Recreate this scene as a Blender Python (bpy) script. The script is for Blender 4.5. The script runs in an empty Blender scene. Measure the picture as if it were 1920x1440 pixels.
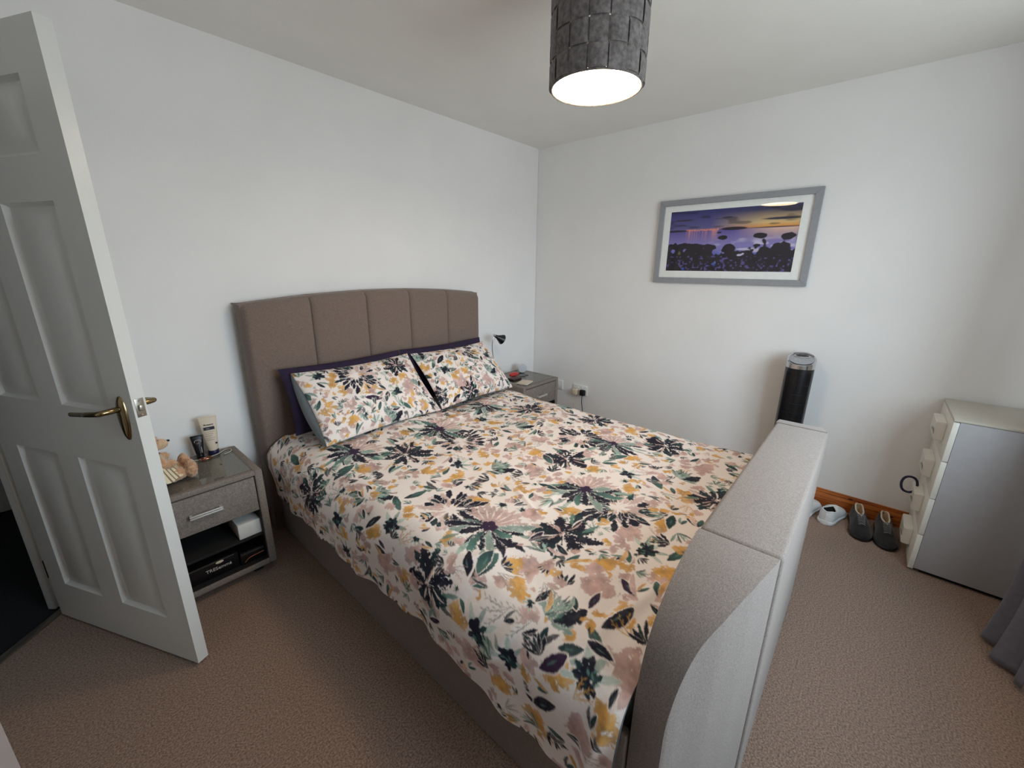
import bpy, bmesh, math, random
import numpy as np
from mathutils import Vector, Matrix
rng = np.random.RandomState(7); random.seed(7)
SC = bpy.context.scene; COL = SC.collection
PI = math.pi

# ------------------------------------------------------------------ camera
cam = bpy.data.objects.new('camera', bpy.data.cameras.new('camera')); COL.objects.link(cam)
yaw, pitch, roll, foc = .852, .2764, .0093, 769.42
fw = Vector((math.sin(yaw)*math.cos(pitch), math.cos(yaw)*math.cos(pitch), -math.sin(pitch)))
r0 = Vector((math.cos(yaw), -math.sin(yaw), 0)); u0 = r0.cross(fw)
rt = r0*math.cos(roll)+u0*math.sin(roll); up = -r0*math.sin(roll)+u0*math.cos(roll)
M = Matrix.Identity(4)
for i in range(3): M[i][0], M[i][1], M[i][2] = rt[i], up[i], -fw[i]
M.translation = Vector((-3.0286, -2.3747, 1.421)); cam.matrix_world = M
cam.data.sensor_width = 36; cam.data.lens = foc/1920*36; cam.data.clip_start = .02
SC.camera = cam
# ------------------------------------------------------------------ world (overcast daylight) and exposure
w = bpy.data.worlds.new('sky'); SC.world = w; w.use_nodes = True
nt = w.node_tree; nt.nodes.clear()
o = nt.nodes.new('ShaderNodeOutputWorld'); b = nt.nodes.new('ShaderNodeBackground')
tc = nt.nodes.new('ShaderNodeTexCoord'); sx = nt.nodes.new('ShaderNodeSeparateXYZ'); cr = nt.nodes.new('ShaderNodeValToRGB')
nt.links.new(tc.outputs['Generated'], sx.inputs[0]); nt.links.new(sx.outputs[2], cr.inputs[0])
cr.color_ramp.elements[0].position = 0; cr.color_ramp.elements[0].color = (.52, .56, .58, 1)
cr.color_ramp.elements[1].position = .06; cr.color_ramp.elements[1].color = (.76, .89, 1.0, 1)
nt.links.new(cr.outputs[0], b.inputs[0]); b.inputs[1].default_value = 7.0
nt.links.new(b.outputs[0], o.inputs[0])
SC.view_settings.view_transform = 'Standard'; SC.view_settings.look = 'None'
SC.view_settings.gamma = 1; SC.view_settings.use_curve_mapping = False; SC.view_settings.exposure = 0.50
try:
    SC.cycles.use_denoising = True; SC.cycles.max_bounces = 10; SC.cycles.diffuse_bounces = 6
    SC.cycles.sample_clamp_indirect = 6; SC.cycles.caustics_reflective = False
except Exception: pass
WIN = (-2.45, -.80, .80, 2.08)   # window opening in the wall behind the camera: x0 x1 z0 z1
WY = -3.24
pl = bpy.data.lights.new('window_portal', 'AREA'); pl.shape = 'RECTANGLE'; pl.size = WIN[1]-WIN[0]; pl.size_y = WIN[3]-WIN[2]
try: pl.cycles.is_portal = True
except Exception: pass
po = bpy.data.objects.new('window_portal', pl); COL.objects.link(po)
po.location = ((WIN[0]+WIN[1])/2, WY-.12, (WIN[2]+WIN[3])/2); po.rotation_euler = (PI/2, 0, 0)

# ------------------------------------------------------------------ materials
def s2l(c):
    c = np.asarray(c, float); c = c/255. if c.max() > 1.0 else c
    return np.where(c <= .04045, c/12.92, ((c+.055)/1.055)**2.4)
def rgb(*c): return tuple(s2l(c))+(1,)
def mat(name, col, rough=.6, metal=0, noise=None, bump=None, sheen=0, spec=None, coat=0, emit=None, stretch=None):
    """noise=(scale, amount, dark colour) mottles the base colour; bump=(scale, distance)"""
    m = bpy.data.materials.new(name); m.use_nodes = True; n = m.node_tree; p = n.nodes['Principled BSDF']
    p.inputs['Base Color'].default_value = col; p.inputs['Roughness'].default_value = rough; p.inputs['Metallic'].default_value = metal
    if sheen: p.inputs['Sheen Weight'].default_value = sheen
    if spec is not None: p.inputs['Specular IOR Level'].default_value = spec
    if coat: p.inputs['Coat Weight'].default_value = coat; p.inputs['Coat Roughness'].default_value = .08
    if emit: p.inputs['Emission Color'].default_value = emit[0]; p.inputs['Emission Strength'].default_value = emit[1]
    t = n.nodes.new('ShaderNodeTexCoord'); mp = n.nodes.new('ShaderNodeMapping'); n.links.new(t.outputs['Object'], mp.inputs[0])
    if stretch: mp.inputs['Scale'].default_value = stretch
    def ns(sc, det=4):
        x = n.nodes.new('ShaderNodeTexNoise'); x.inputs['Scale'].default_value = sc; x.inputs['Detail'].default_value = det
        n.links.new(mp.outputs[0], x.inputs['Vector']); return x
    k = ns(noise[0] if noise else 40)
    mx = n.nodes.new('ShaderNodeValToRGB'); n.links.new(k.outputs[0], mx.inputs[0])
    a = noise[1] if noise else .03
    dk = noise[2] if noise and len(noise) > 2 else tuple(x*(1-a) for x in col[:3])+(1,)
    lt = col if noise and len(noise) > 2 else tuple(min(1, x*(1+a*.6)) for x in col[:3])+(1,)
    mx.color_ramp.elements[0].position = .33; mx.color_ramp.elements[0].color = dk
    mx.color_ramp.elements[1].position = .67; mx.color_ramp.elements[1].color = lt
    n.links.new(mx.outputs[0], p.inputs['Base Color'])
    if bump:
        kb = ns(bump[0], 6); bp = n.nodes.new('ShaderNodeBump'); bp.inputs['Distance'].default_value = bump[1]; bp.inputs['Strength'].default_value = 1
        n.links.new(kb.outputs[0], bp.inputs['Height']); n.links.new(bp.outputs[0], p.inputs['Normal'])
    return m
def glass(name, tint=(1, 1, 1, 1), fres=1.45, rough=.0):
    m = bpy.data.materials.new(name); m.use_nodes = True; n = m.node_tree; n.nodes.clear()
    o = n.nodes.new('ShaderNodeOutputMaterial'); mx = n.nodes.new('ShaderNodeMixShader'); f = n.nodes.new('ShaderNodeFresnel')
    ge = n.nodes.new('ShaderNodeNewGeometry'); mr = n.nodes.new('ShaderNodeMapRange'); mr.inputs['To Min'].default_value = fres; mr.inputs['To Max'].default_value = 1/fres
    n.links.new(ge.outputs['Backfacing'], mr.inputs['Value']); n.links.new(mr.outputs[0], f.inputs[0])     # thin pane: same reflectance from both sides
    t = n.nodes.new('ShaderNodeBsdfTransparent'); t.inputs[0].default_value = tint
    g = n.nodes.new('ShaderNodeBsdfGlossy'); g.inputs['Roughness'].default_value = rough
    n.links.new(f.outputs[0], mx.inputs[0]); n.links.new(t.outputs[0], mx.inputs[1]); n.links.new(g.outputs[0], mx.inputs[2]); n.links.new(mx.outputs[0], o.inputs[0])
    return m
def attr_mat(name, rough=.8, sheen=.0, bump=None):
    m = mat(name, (1, 1, 1, 1), rough, sheen=sheen, bump=bump); n = m.node_tree
    a = n.nodes.new('ShaderNodeAttribute'); a.attribute_name = 'print'
    n.links.new(a.outputs['Color'], n.nodes['Principled BSDF'].inputs['Base Color']); return m
m_wall = mat('wall_paint', rgb(238, 237, 237), .75, noise=(3, .02), bump=(180, .0004))
m_ceil = mat('ceiling_paint', rgb(236, 235, 231), .85, noise=(4, .02), bump=(150, .0006))
m_carpet = mat('carpet', rgb(176, 146, 127), .97, noise=(170, .3, rgb(112, 88, 75)), bump=(260, .006), sheen=.15)
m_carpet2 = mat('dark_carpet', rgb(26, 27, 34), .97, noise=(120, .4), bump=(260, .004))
m_pine = mat('pine', rgb(196, 116, 52), .35, noise=(9, .4, rgb(140, 66, 22)), stretch=(8, .6, 14), coat=.3)
m_knot = mat('pine_knot', rgb(70, 34, 18), .45)
m_gloss = mat('white_gloss', rgb(222, 222, 219), .32, noise=(5, .02), bump=(60, .0005))
m_brass = mat('brass', rgb(150, 132, 98), .2, 1, noise=(30, .1))
m_steel = mat('chrome', rgb(205, 205, 208), .16, 1)
m_bright = mat('brushed_silver', rgb(232, 230, 226), .38, .6)
m_satin = mat('satin_nickel', rgb(170, 165, 155), .35, 1)
m_up = mat('grey_upholstery', rgb(146, 135, 129), .93, noise=(330, .2, rgb(118, 108, 103)), bump=(600, .0005), sheen=.25)
m_up2 = mat('taupe_upholstery', rgb(132, 115, 106), .93, noise=(330, .25, rgb(106, 90, 82)), bump=(600, .0005), sheen=.25)
m_ns = mat('taupe_fabric', rgb(134, 124, 117), .9, noise=(160, .25), bump=(420, .0006))
m_dark = mat('dark_interior', rgb(26, 24, 25), .8)
m_purple = mat('purple_cotton', rgb(36, 22, 54), .85, noise=(40, .15), bump=(30, .002))
m_greycase = mat('grey_cotton', rgb(128, 136, 142), .85, noise=(40, .08), bump=(30, .002))
m_silver = mat('silver_laminate', rgb(178, 179, 184), .42, .1, noise=(30, .03))
m_topl = mat('pale_laminate', rgb(196, 192, 182), .45, noise=(30, .02))
m_white = mat('white_laminate', rgb(226, 224, 216), .4)
m_black = mat('black_plastic', rgb(18, 18, 21), .3)
m_blackm = mat('matt_black', rgb(16, 16, 18), .7)
m_frame = mat('grey_frame', rgb(150, 152, 158), .5, noise=(60, .04))
m_mount = mat('white_mount', rgb(246, 248, 247), .8)
m_felt = mat('grey_felt', rgb(122, 117, 117), .95, noise=(70, .45, rgb(84, 79, 79)), bump=(160, .001), sheen=.2)
m_curtain = mat('grey_curtain', rgb(98, 96, 106), .9, noise=(60, .1), bump=(300, .0006), sheen=.2)
m_print = attr_mat('floral_cotton', .85, 0, bump=(16, .004))
m_pic = attr_mat('seascape_print', .6)
m_glass = glass('picture_glass'); m_tglass = glass('tinted_glass', (.86, .9, .88, 1), 1.6)
m_wglass = glass('window_glass', (.97, 1, .99, 1))
m_plate = mat('white_plastic', rgb(232, 232, 230), .35)
m_cream = mat('cream_plastic', rgb(214, 200, 178), .4)

# ------------------------------------------------------------------ object helpers
def put(name, me, m=None, parent=None, label=None, cat=None, group=None, kind=None):
    ob = bpy.data.objects.new(name, me); COL.objects.link(ob)
    if m is not None:
        for q in (m if isinstance(m, (list, tuple)) else [m]): me.materials.append(q)
    if parent is not None: ob.parent = parent
    if label: ob['label'] = label
    if cat: ob['category'] = cat
    if group: ob['group'] = group
    if kind: ob['kind'] = kind
    return ob
def thing(name, label, cat, loc=(0, 0, 0), rz=0, group=None):
    ob = bpy.data.objects.new(name, None); COL.objects.link(ob); ob.location = loc; ob.rotation_euler = (0, 0, rz)
    ob.empty_display_size = .05; ob['label'] = label; ob['category'] = cat
    if group: ob['group'] = group
    return ob
def fin(bm, name='m', smooth=35):
    bmesh.ops.recalc_face_normals(bm, faces=bm.faces[:])
    me = bpy.data.meshes.new(name); bm.to_mesh(me); bm.free()
    if smooth:
        me.shade_smooth(); me.set_sharp_from_angle(angle=math.radians(smooth))
    return me
def bbox(bm, x0, x1, y0, y1, z0, z1, bev=0, seg=2):
    t = bmesh.new()
    r = bmesh.ops.create_cube(t, size=1)
    for v in t.verts:
        v.co = Vector((x0+(v.co.x+.5)*(x1-x0), y0+(v.co.y+.5)*(y1-y0), z0+(v.co.z+.5)*(z1-z0)))
    if bev: bmesh.ops.bevel(t, geom=t.edges[:], offset=bev, segments=seg, profile=.5, affect='EDGES')
    me = bpy.data.meshes.new('t'); t.to_mesh(me); t.free(); bm.from_mesh(me); bpy.data.meshes.remove(me)
def box(x0, x1, y0, y1, z0, z1, bev=.002, seg=2):
    bm = bmesh.new(); bbox(bm, min(x0, x1), max(x0, x1), min(y0, y1), max(y0, y1), z0, z1, bev, seg); return fin(bm)
def lathe(prof, n=32, mtx=None, closed=True):
    bm = bmesh.new(); rings = []
    for r, z in prof:
        if r < 1e-6: rings.append([bm.verts.new((0, 0, z))])
        else: rings.append([bm.verts.new((r*math.cos(2*PI*i/n), r*math.sin(2*PI*i/n), z)) for i in range(n)])
    for a, b_ in zip(rings[:-1], rings[1:]):
        for i in range(n):
            j = (i+1) % n
            q = [a[i % len(a)], a[j % len(a)], b_[j % len(b_)], b_[i % len(b_)]]
            u = []
            for v in q:
                if v not in u: u.append(v)
            if len(u) > 2: bm.faces.new(u)
    if mtx is not None: bm.transform(mtx)
    return fin(bm)
def tube(pts, r, n=8, closed=False):
    pts = [Vector(p) for p in pts]; bm = bmesh.new(); rings = []; N = len(pts); pn = None
    rr = r if isinstance(r, (list, tuple)) else [r]*N
    for i, p in enumerate(pts):
        if closed: t = pts[(i+1) % N]-pts[i-1]
        else: t = pts[min(i+1, N-1)]-pts[max(i-1, 0)]
        t.normalize()
        if pn is None: pn = t.orthogonal().normalized()
        pn = (pn-t*pn.dot(t)).normalized(); bn = t.cross(pn)
        rings.append([bm.verts.new(p+(pn*math.cos(2*PI*k/n)+bn*math.sin(2*PI*k/n))*rr[i]) for k in range(n)])
    m = N if closed else N-1
    for i in range(m):
        a, b_ = rings[i], rings[(i+1) % N]
        for k in range(n): bm.faces.new((a[k], a[(k+1) % n], b_[(k+1) % n], b_[k]))
    if not closed: bm.faces.new(rings[0][::-1]); bm.faces.new(rings[-1])
    return fin(bm, smooth=50)
def spline(ctrl, n=8):
    c = [Vector(p) for p in ctrl]; c = [c[0]]+c+[c[-1]]; out = []
    for i in range(1, len(c)-2):
        for k in range(n):
            t = k/n; a, b_, d, e = c[i-1], c[i], c[i+1], c[i+2]
            out.append(.5*((2*b_)+(-a+d)*t+(2*a-5*b_+4*d-e)*t*t+(-a+3*b_-3*d+e)*t**3))
    out.append(c[-2]); return out
def grid_mesh(P, close_u=False, colors=None, smooth=True, name='g'):
    """P: (nu,nv,3) array -> mesh of quads, with optional per-vertex colours (linear rgb)"""
    nu, nv = P.shape[:2]; idx = np.arange(nu*nv).reshape(nu, nv)
    if close_u: idx = np.vstack([idx, idx[:1]])
    q = np.stack([idx[:-1, :-1], idx[1:, :-1], idx[1:, 1:], idx[:-1, 1:]], -1).reshape(-1, 4)
    me = bpy.data.meshes.new(name); me.vertices.add(nu*nv); me.vertices.foreach_set('co', P.astype(np.float32).ravel())
    me.loops.add(q.size); me.loops.foreach_set('vertex_index', q.astype(np.int32).ravel())
    me.polygons.add(len(q)); me.polygons.foreach_set('loop_start', np.arange(0, q.size, 4, dtype=np.int32)); me.polygons.foreach_set('loop_total', np.full(len(q), 4, np.int32))
    me.update(calc_edges=True)
    if colors is not None:
        a = me.color_attributes.new('print', 'FLOAT_COLOR', 'POINT')
        c = np.ones((nu*nv, 4), np.float32); c[:, :3] = colors.reshape(-1, 3); a.data.foreach_set('color', c.ravel())
    if smooth: me.shade_smooth()
    return me
def text_mesh(body, size, depth=.0004):
    cu = bpy.data.curves.new('t', 'FONT'); cu.body = body; cu.size = size; cu.extrude = depth; cu.align_x = 'CENTER'; cu.align_y = 'CENTER'; cu.resolution_u = 3
    ob = bpy.data.objects.new('t', cu); COL.objects.link(ob); dg = bpy.context.evaluated_depsgraph_get()
    me = bpy.data.meshes.new_from_object(ob.evaluated_get(dg)); bpy.data.objects.remove(ob); return me
def blob(spheres, voxel, fuzz=0, seed=0):
    """spheres: (x,y,z,rx,ry,rz) ellipsoids fused into ONE continuous surface"""
    bm = bmesh.new()
    for s in spheres:
        bmesh.ops.create_icosphere(bm, subdivisions=3, radius=1, matrix=Matrix.Translation(s[:3]) @ Matrix.Diagonal((s[3], s[4], s[5], 1)))
    me = bpy.data.meshes.new('b'); bm.to_mesh(me); bm.free(); ob = bpy.data.objects.new('b', me); COL.objects.link(ob)
    md = ob.modifiers.new('r', 'REMESH'); md.mode = 'VOXEL'; md.voxel_size = voxel
    md2 = ob.modifiers.new('s', 'SMOOTH'); md2.factor = .5; md2.iterations = 4
    dg = bpy.context.evaluated_depsgraph_get(); out = bpy.data.meshes.new_from_object(ob.evaluated_get(dg)); bpy.data.objects.remove(ob)
    if fuzz:
        n = len(out.vertices); co = np.zeros(n*3, np.float32); nr = np.zeros(n*3, np.float32)
        out.vertices.foreach_get('co', co); out.vertex_normals.foreach_get('vector', nr)
        co = co.reshape(-1, 3)+nr.reshape(-1, 3)*np.random.RandomState(seed).uniform(-.2, 1, (n, 1))*fuzz
        out.vertices.foreach_set('co', co.ravel()); out.update()
    out.shade_smooth(); return out
def struct(name, me, m, parent=None): return put(name, me, m, parent, kind=None if parent else 'structure')

# ------------------------------------------------------------------ room shell
H = 2.376; XL = -4.05
T = .12
def wall_poly(pts, z0, z1):
    bm = bmesh.new(); lo = [bm.verts.new((x, y, z0)) for x, y in pts]; hi = [bm.verts.new((x, y, z1)) for x, y in pts]
    bm.faces.new(lo[::-1]); bm.faces.new(hi)
    for i in range(len(pts)): j = (i+1) % len(pts); bm.faces.new((lo[i], lo[j], hi[j], hi[i]))
    return fin(bm, smooth=0)
DX = -3.215                                # where the back wall meets the 45 degree door wall
room = [(0, 0), (DX, 0), (XL, -(DX-XL)), (XL, WY), (0, WY)]
struct('floor', wall_poly(room, -.06, 0), m_carpet)
struct('ceiling', wall_poly([(T, 1.6), (-6, 1.6), (-6, WY-T), (T, WY-T)], H, H+.1), m_ceil)
struct('wall_back', wall_poly([(-.003, 0), (-.003, T), (DX+.02, T), (DX, 0)], -.06, H), m_wall)
struct('wall_right', wall_poly([(0, T), (T, T), (T, WY-T), (0, WY-T)], -.06, H), m_wall)
ly = -(DX-XL)
struct('wall_left', wall_poly([(XL, ly), (XL, WY-T), (XL-T, WY-T), (XL-T, ly)], -.06, H), m_wall)
# window wall with its opening
bm = bmesh.new(); X0, X1, Z0, Z1 = WIN
for a in ((XL, X0, -.06, H), (X1, 0, -.06, H), (X0, X1, -.06, Z0), (X0, X1, Z1, H)): bbox(bm, a[0], a[1], WY-T, WY, a[2], a[3])
struct('wall_front', fin(bm, smooth=0), m_wall)
# 45 degree wall around the doorway: local frame along e (towards -x-y) from (DX,0), n pointing out of the room
e2 = 1/math.sqrt(2); LW = (DX-XL)/e2
Md = Matrix(((-e2, -e2, 0, DX), (-e2, e2, 0, 0), (0, 0, 1, 0), (0, 0, 0, 1)))   # local x along wall, local y outwards
def dloc(me): me.transform(Md); me.update(); return me
D0, DW, DH = -.035, .85, 2.03
bm = bmesh.new()
for a in ((D0+DW, LW, -.06, H), (D0, D0+DW, DH, H)): bbox(bm, a[0], a[1], 0, .07, a[2], a[3])
struct('wall_door_side', dloc(fin(bm, smooth=0)), m_wall)
bm = bmesh.new()
for a in ((D0, D0+.025, 0, DH), (D0+DW-.025, D0+DW, 0, DH), (D0+.025, D0+DW-.025, DH-.025, DH)): bbox(bm, a[0], a[1], -.004, .074, a[2], a[3], .003)
for a in ((D0+.025, D0+.037, 0, DH-.025), (D0+DW-.037, D0+DW-.025, 0, DH-.025)): bbox(bm, a[0], a[1], .03, .06, a[2], a[3], .002)
struct('trim_1', dloc(fin(bm)), m_gloss)
bm = bmesh.new()
for y0, y1 in ((-.018, 0), (.07, .088)):
    for a in ((D0-.045, D0+.006, 0, DH+.045) if y0 > 0 else (D0-.004, D0+.006, 0, DH+.045), (D0+DW-.006, D0+DW+.05, 0, DH+.045), (D0+.006, D0+DW-.006, DH-.006, DH+.045)): bbox(bm, a[0], a[1], y0, y1, a[2], a[3], .005)
struct('trim_2', dloc(fin(bm)), m_gloss)
struct('trim_3', dloc(box(D0+.03, D0+DW-.03, -.02, .012, -.01, .006, .003)), m_satin)      # threshold strip
# landing beyond the doorway
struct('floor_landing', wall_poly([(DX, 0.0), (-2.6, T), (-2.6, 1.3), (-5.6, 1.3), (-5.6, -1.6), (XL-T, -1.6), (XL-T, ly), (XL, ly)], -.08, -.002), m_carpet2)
struct('wall_landing', wall_poly([(-2.6, 1.3), (-2.6, 1.4), (-5.7, 1.4), (-5.7, 1.3)], -.08, H), m_wall)
struct('wall_landing_side', wall_poly([(-5.6, 1.3), (-5.7, 1.3), (-5.7, -1.7), (-5.6, -1.7)], -.08, H), m_wall)
struct('wall_landing_end', wall_poly([(-5.7, -1.6), (-5.7, -1.7), (XL-T, -1.7), (XL-T, -1.6)], -.08, H), m_wall)
struct('wall_landing_return', wall_poly([(-2.6, T), (-2.5, T), (-2.5, 1.4), (-2.6, 1.4)], -.08, H), m_wall)
# pine baseboards: plank, bead and knots
def skirting(name, x0, x1, y0, y1, knots=()):
    bm = bmesh.new(); bbox(bm, x0, x1, y0, y1, 0, .082, .002)
    struct_ob = struct(name, fin(bm), m_pine)
    return struct_ob
sk = skirting('baseboard_right', -.018, 0, WY, 0)
bd = bmesh.new(); bbox(bd, -.014, 0, WY, 0, .082, .094, .003); bbox(bd, -.0085, 0, WY, 0, .094, .104, .003); put('moulded_top', fin(bd), m_pine, sk)
for y in (-2.47, -2.66, -2.05):
    put('knot', lathe([(0, 0), (.007, 0), (.006, .0012), (0, .0015)], 12, Matrix.Translation((-.018 if y != -2.47 else -.0145, y, .055 if y != -2.47 else .088)) @ Matrix.Rotation(-PI/2, 4, 'Y') @ Matrix.Diagonal((.8, 1.7, 1, 1))), m_knot, sk)
sk = skirting('baseboard_back', DX+.07, -.018, -.018, 0)
bd = bmesh.new(); bbox(bd, DX+.07, -.018, -.014, 0, .082, .094, .003); put('moulded_top', fin(bd), m_pine, sk)
# window: frame, mullion, panes, sill
wf = bmesh.new(); y0, y1 = WY-.10, WY-.04
for a in ((X0, X0+.05, Z0, Z1), (X1-.05, X1, Z0, Z1), (X0+.05, X1-.05, Z0, Z0+.05), (X0+.05, X1-.05, Z1-.05, Z1), ((X0+X1)/2-.03, (X0+X1)/2+.03, Z0+.05, Z1-.05)): bbox(wf, a[0], a[1], y0, y1, a[2], a[3], .004)
wn = struct('window_1', fin(wf), m_gloss)
def sheet(pts): me = bpy.data.meshes.new('sheet'); me.from_pydata(pts, [], [(0, 1, 2, 3)]); return me
for a in ((X0+.05, (X0+X1)/2-.03), ((X0+X1)/2+.03, X1-.05)): put('pane', sheet([(a[0], WY-.07, Z0+.05), (a[1], WY-.07, Z0+.05), (a[1], WY-.07, Z1-.05), (a[0], WY-.07, Z1-.05)]), m_wglass, wn)
put('window_sill', box(X0-.05, X1+.05, WY-.04, WY+.09, Z0-.03, Z0-.002, .005), m_gloss, wn)

# ------------------------------------------------------------------ six-panel door, standing open
th = 2.0014; D = Vector((math.cos(th), math.sin(th), 0)); Nn = Vector((-math.sin(th), math.cos(th), 0))
A0 = Vector((-2.9018, -.7472, .012)); Mdoor = Matrix(((D.x, -Nn.x, 0, A0.x), (D.y, -Nn.y, 0, A0.y), (0, 0, 1, A0.z), (0, 0, 0, 1)))
# local x: from lock edge to hinge edge, local y: from visible face into the thickness, z up
dt = .037; dw, dh = .762, 1.981
dm = bpy.data.objects.new('door_1', None); COL.objects.link(dm); dm.matrix_world = Mdoor; dm['kind'] = 'structure'
cols = [(.106, .338), (.446, .667)]; rows = [(.176, .780), (.966, 1.572), (1.686, 1.868)]
bm = bmesh.new(); xs = [0, cols[0][0], cols[0][1], cols[1][0], cols[1][1], dw]; zs = [0, rows[0][0], rows[0][1], rows[1][0], rows[1][1], rows[2][0], rows[2][1], dh]
def dface(y, sgn):
    V = {}
    def v(x, z, yy=y):
        k = (round(x, 5), round(z, 5), round(yy, 5))
        if k not in V: V[k] = bm.verts.new((x, yy, z))
        return V[k]
    for i in range(5):
        for j in range(7):
            a, b_, c, d = xs[i], xs[i+1], zs[j], zs[j+1]
            if (i in (1, 3)) and (j in (1, 3, 5)):
                steps = [(0, 0), (.005, .008), (.010, .0125), (.015, .0125), (.052, .002)]
                for (s0, h0), (s1, h1) in zip(steps[:-1], steps[1:]):
                    o_ = [(a+s0, c+s0), (b_-s0, c+s0), (b_-s0, d-s0), (a+s0, d-s0)]; n_ = [(a+s1, c+s1), (b_-s1, c+s1), (b_-s1, d-s1), (a+s1, d-s1)]
                    for k in range(4):
                        l = (k+1) % 4
                        bm.faces.new((v(*o_[k], y+sgn*h0), v(*o_[l], y+sgn*h0), v(*n_[l], y+sgn*h1), v(*n_[k], y+sgn*h1)))
                s, h = steps[-1]
                bm.faces.new([v(x, z, y+sgn*h) for x, z in ((a+s, c+s), (b_-s, c+s), (b_-s, d-s), (a+s, d-s))])
            else: bm.faces.new((v(a, c), v(b_, c), v(b_, d), v(a, d)))
dface(0, 1); dface(dt, -1)
for pts in (((0, 0), (0, dh)), ((dw, 0), (dw, dh))):
    bm.faces.new([bm.verts.new((pts[0][0], y, z)) for y, z in ((0, 0), (0, dh), (dt, dh), (dt, 0))])
for z in (0, dh): bm.faces.new([bm.verts.new((x, y, z)) for x, y in ((0, 0), (dw, 0), (dw, dt), (0, dt))])
bmesh.ops.remove_doubles(bm, verts=bm.verts[:], dist=1e-5)
put('door_leaf', fin(bm, smooth=20), m_gloss, dm)
def lever(side):
    s = -1 if side == 0 else 1; yb = 0 if side == 0 else dt
    # oval backplate: wider at top, long tail to the bottom
    bm = bmesh.new(); n = 28; rings = []
    for k, (sc, hh) in enumerate(((1, 0), (.97, .004), (.8, .009), (.45, .012))):
        ring = []
        for i in range(n):
            a = 2*PI*i/n; x = math.cos(a)*.020*sc; z = math.sin(a)*(.072)*sc
            ring.append(bm.verts.new((.049+x*(1+.12*math.sin(a)), yb+s*hh, .953+z)))
        rings.append(ring)
    for a, b_ in zip(rings[:-1], rings[1:]):
        for i in range(n): bm.faces.new((a[i], a[(i+1) % n], b_[(i+1) % n], b_[i]))
    bm.faces.new(rings[-1]); bm.faces.new(rings[0][::-1])
    h = put('door_handle', fin(bm), m_brass, dm)
    put('handle_lever', tube(spline([(.050, yb+s*.008, .985), (.050, yb+s*.045, .985), (.062, yb+s*.056, .983), (.105, yb+s*.058, .978), (.13, yb+s*.055, .974), (.185, yb+s*.052, .968), (.190, yb+s*.052, .968)], 5), [.009]*5+[.0085]*5+[.0082]*5+[.008]*4+[.0065]+[.0072]*9+[.007, .004], 12), m_brass, h)
lever(0); lever(1)
lp = put('latch_plate', box(-.0016, .001, .006, dt-.006, .958, 1.016, .001), m_satin, dm)
put('latch_bolt', box(-.010, 0, .012, dt-.012, .977, .997, .003), m_satin, lp)
for z in (.966, 1.008): put('screw', lathe([(0, 0), (.0035, 0), (.003, .0012), (0, .0014)], 12, Matrix.Translation((-.0016, dt/2, z)) @ Matrix.Rotation(-PI/2, 4, 'Y')), m_steel, lp)
for z in (.22, 1.0, 1.75): put('hinge', tube([(dw+.004, .004, z-.04), (dw+.004, .004, z+.04)], .006, 10), m_brass, dm)

# ------------------------------------------------------------------ watercolour print painter (numpy, result goes to vertex colours)
def vnoise(h, w_, cell, seed):
    r = np.random.RandomState(seed); gh, gw = int(h/cell)+3, int(w_/cell)+3; g = r.rand(gh, gw)
    y = np.arange(h)/cell; x = np.arange(w_)/cell; yi = y.astype(int); xi = x.astype(int); fy = (y-yi)[:, None]; fx = (x-xi)[None]
    fy = fy*fy*(3-2*fy); fx = fx*fx*(3-2*fx)
    return (g[yi][:, xi]*(1-fy)*(1-fx)+g[yi+1][:, xi]*fy*(1-fx)+g[yi][:, xi+1]*(1-fy)*fx+g[yi+1][:, xi+1]*fy*fx)
CRM = s2l((238, 228, 224)); NAVY = s2l((12, 14, 38)); TEAL = s2l((92, 132, 122)); DTEAL = s2l((24, 54, 58)); OCH = s2l((208, 158, 86)); PNK = s2l((196, 164, 158)); PLUM = s2l((48, 26, 60)); MINT = s2l((160, 184, 172)); GRY = s2l((148, 140, 134))
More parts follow.
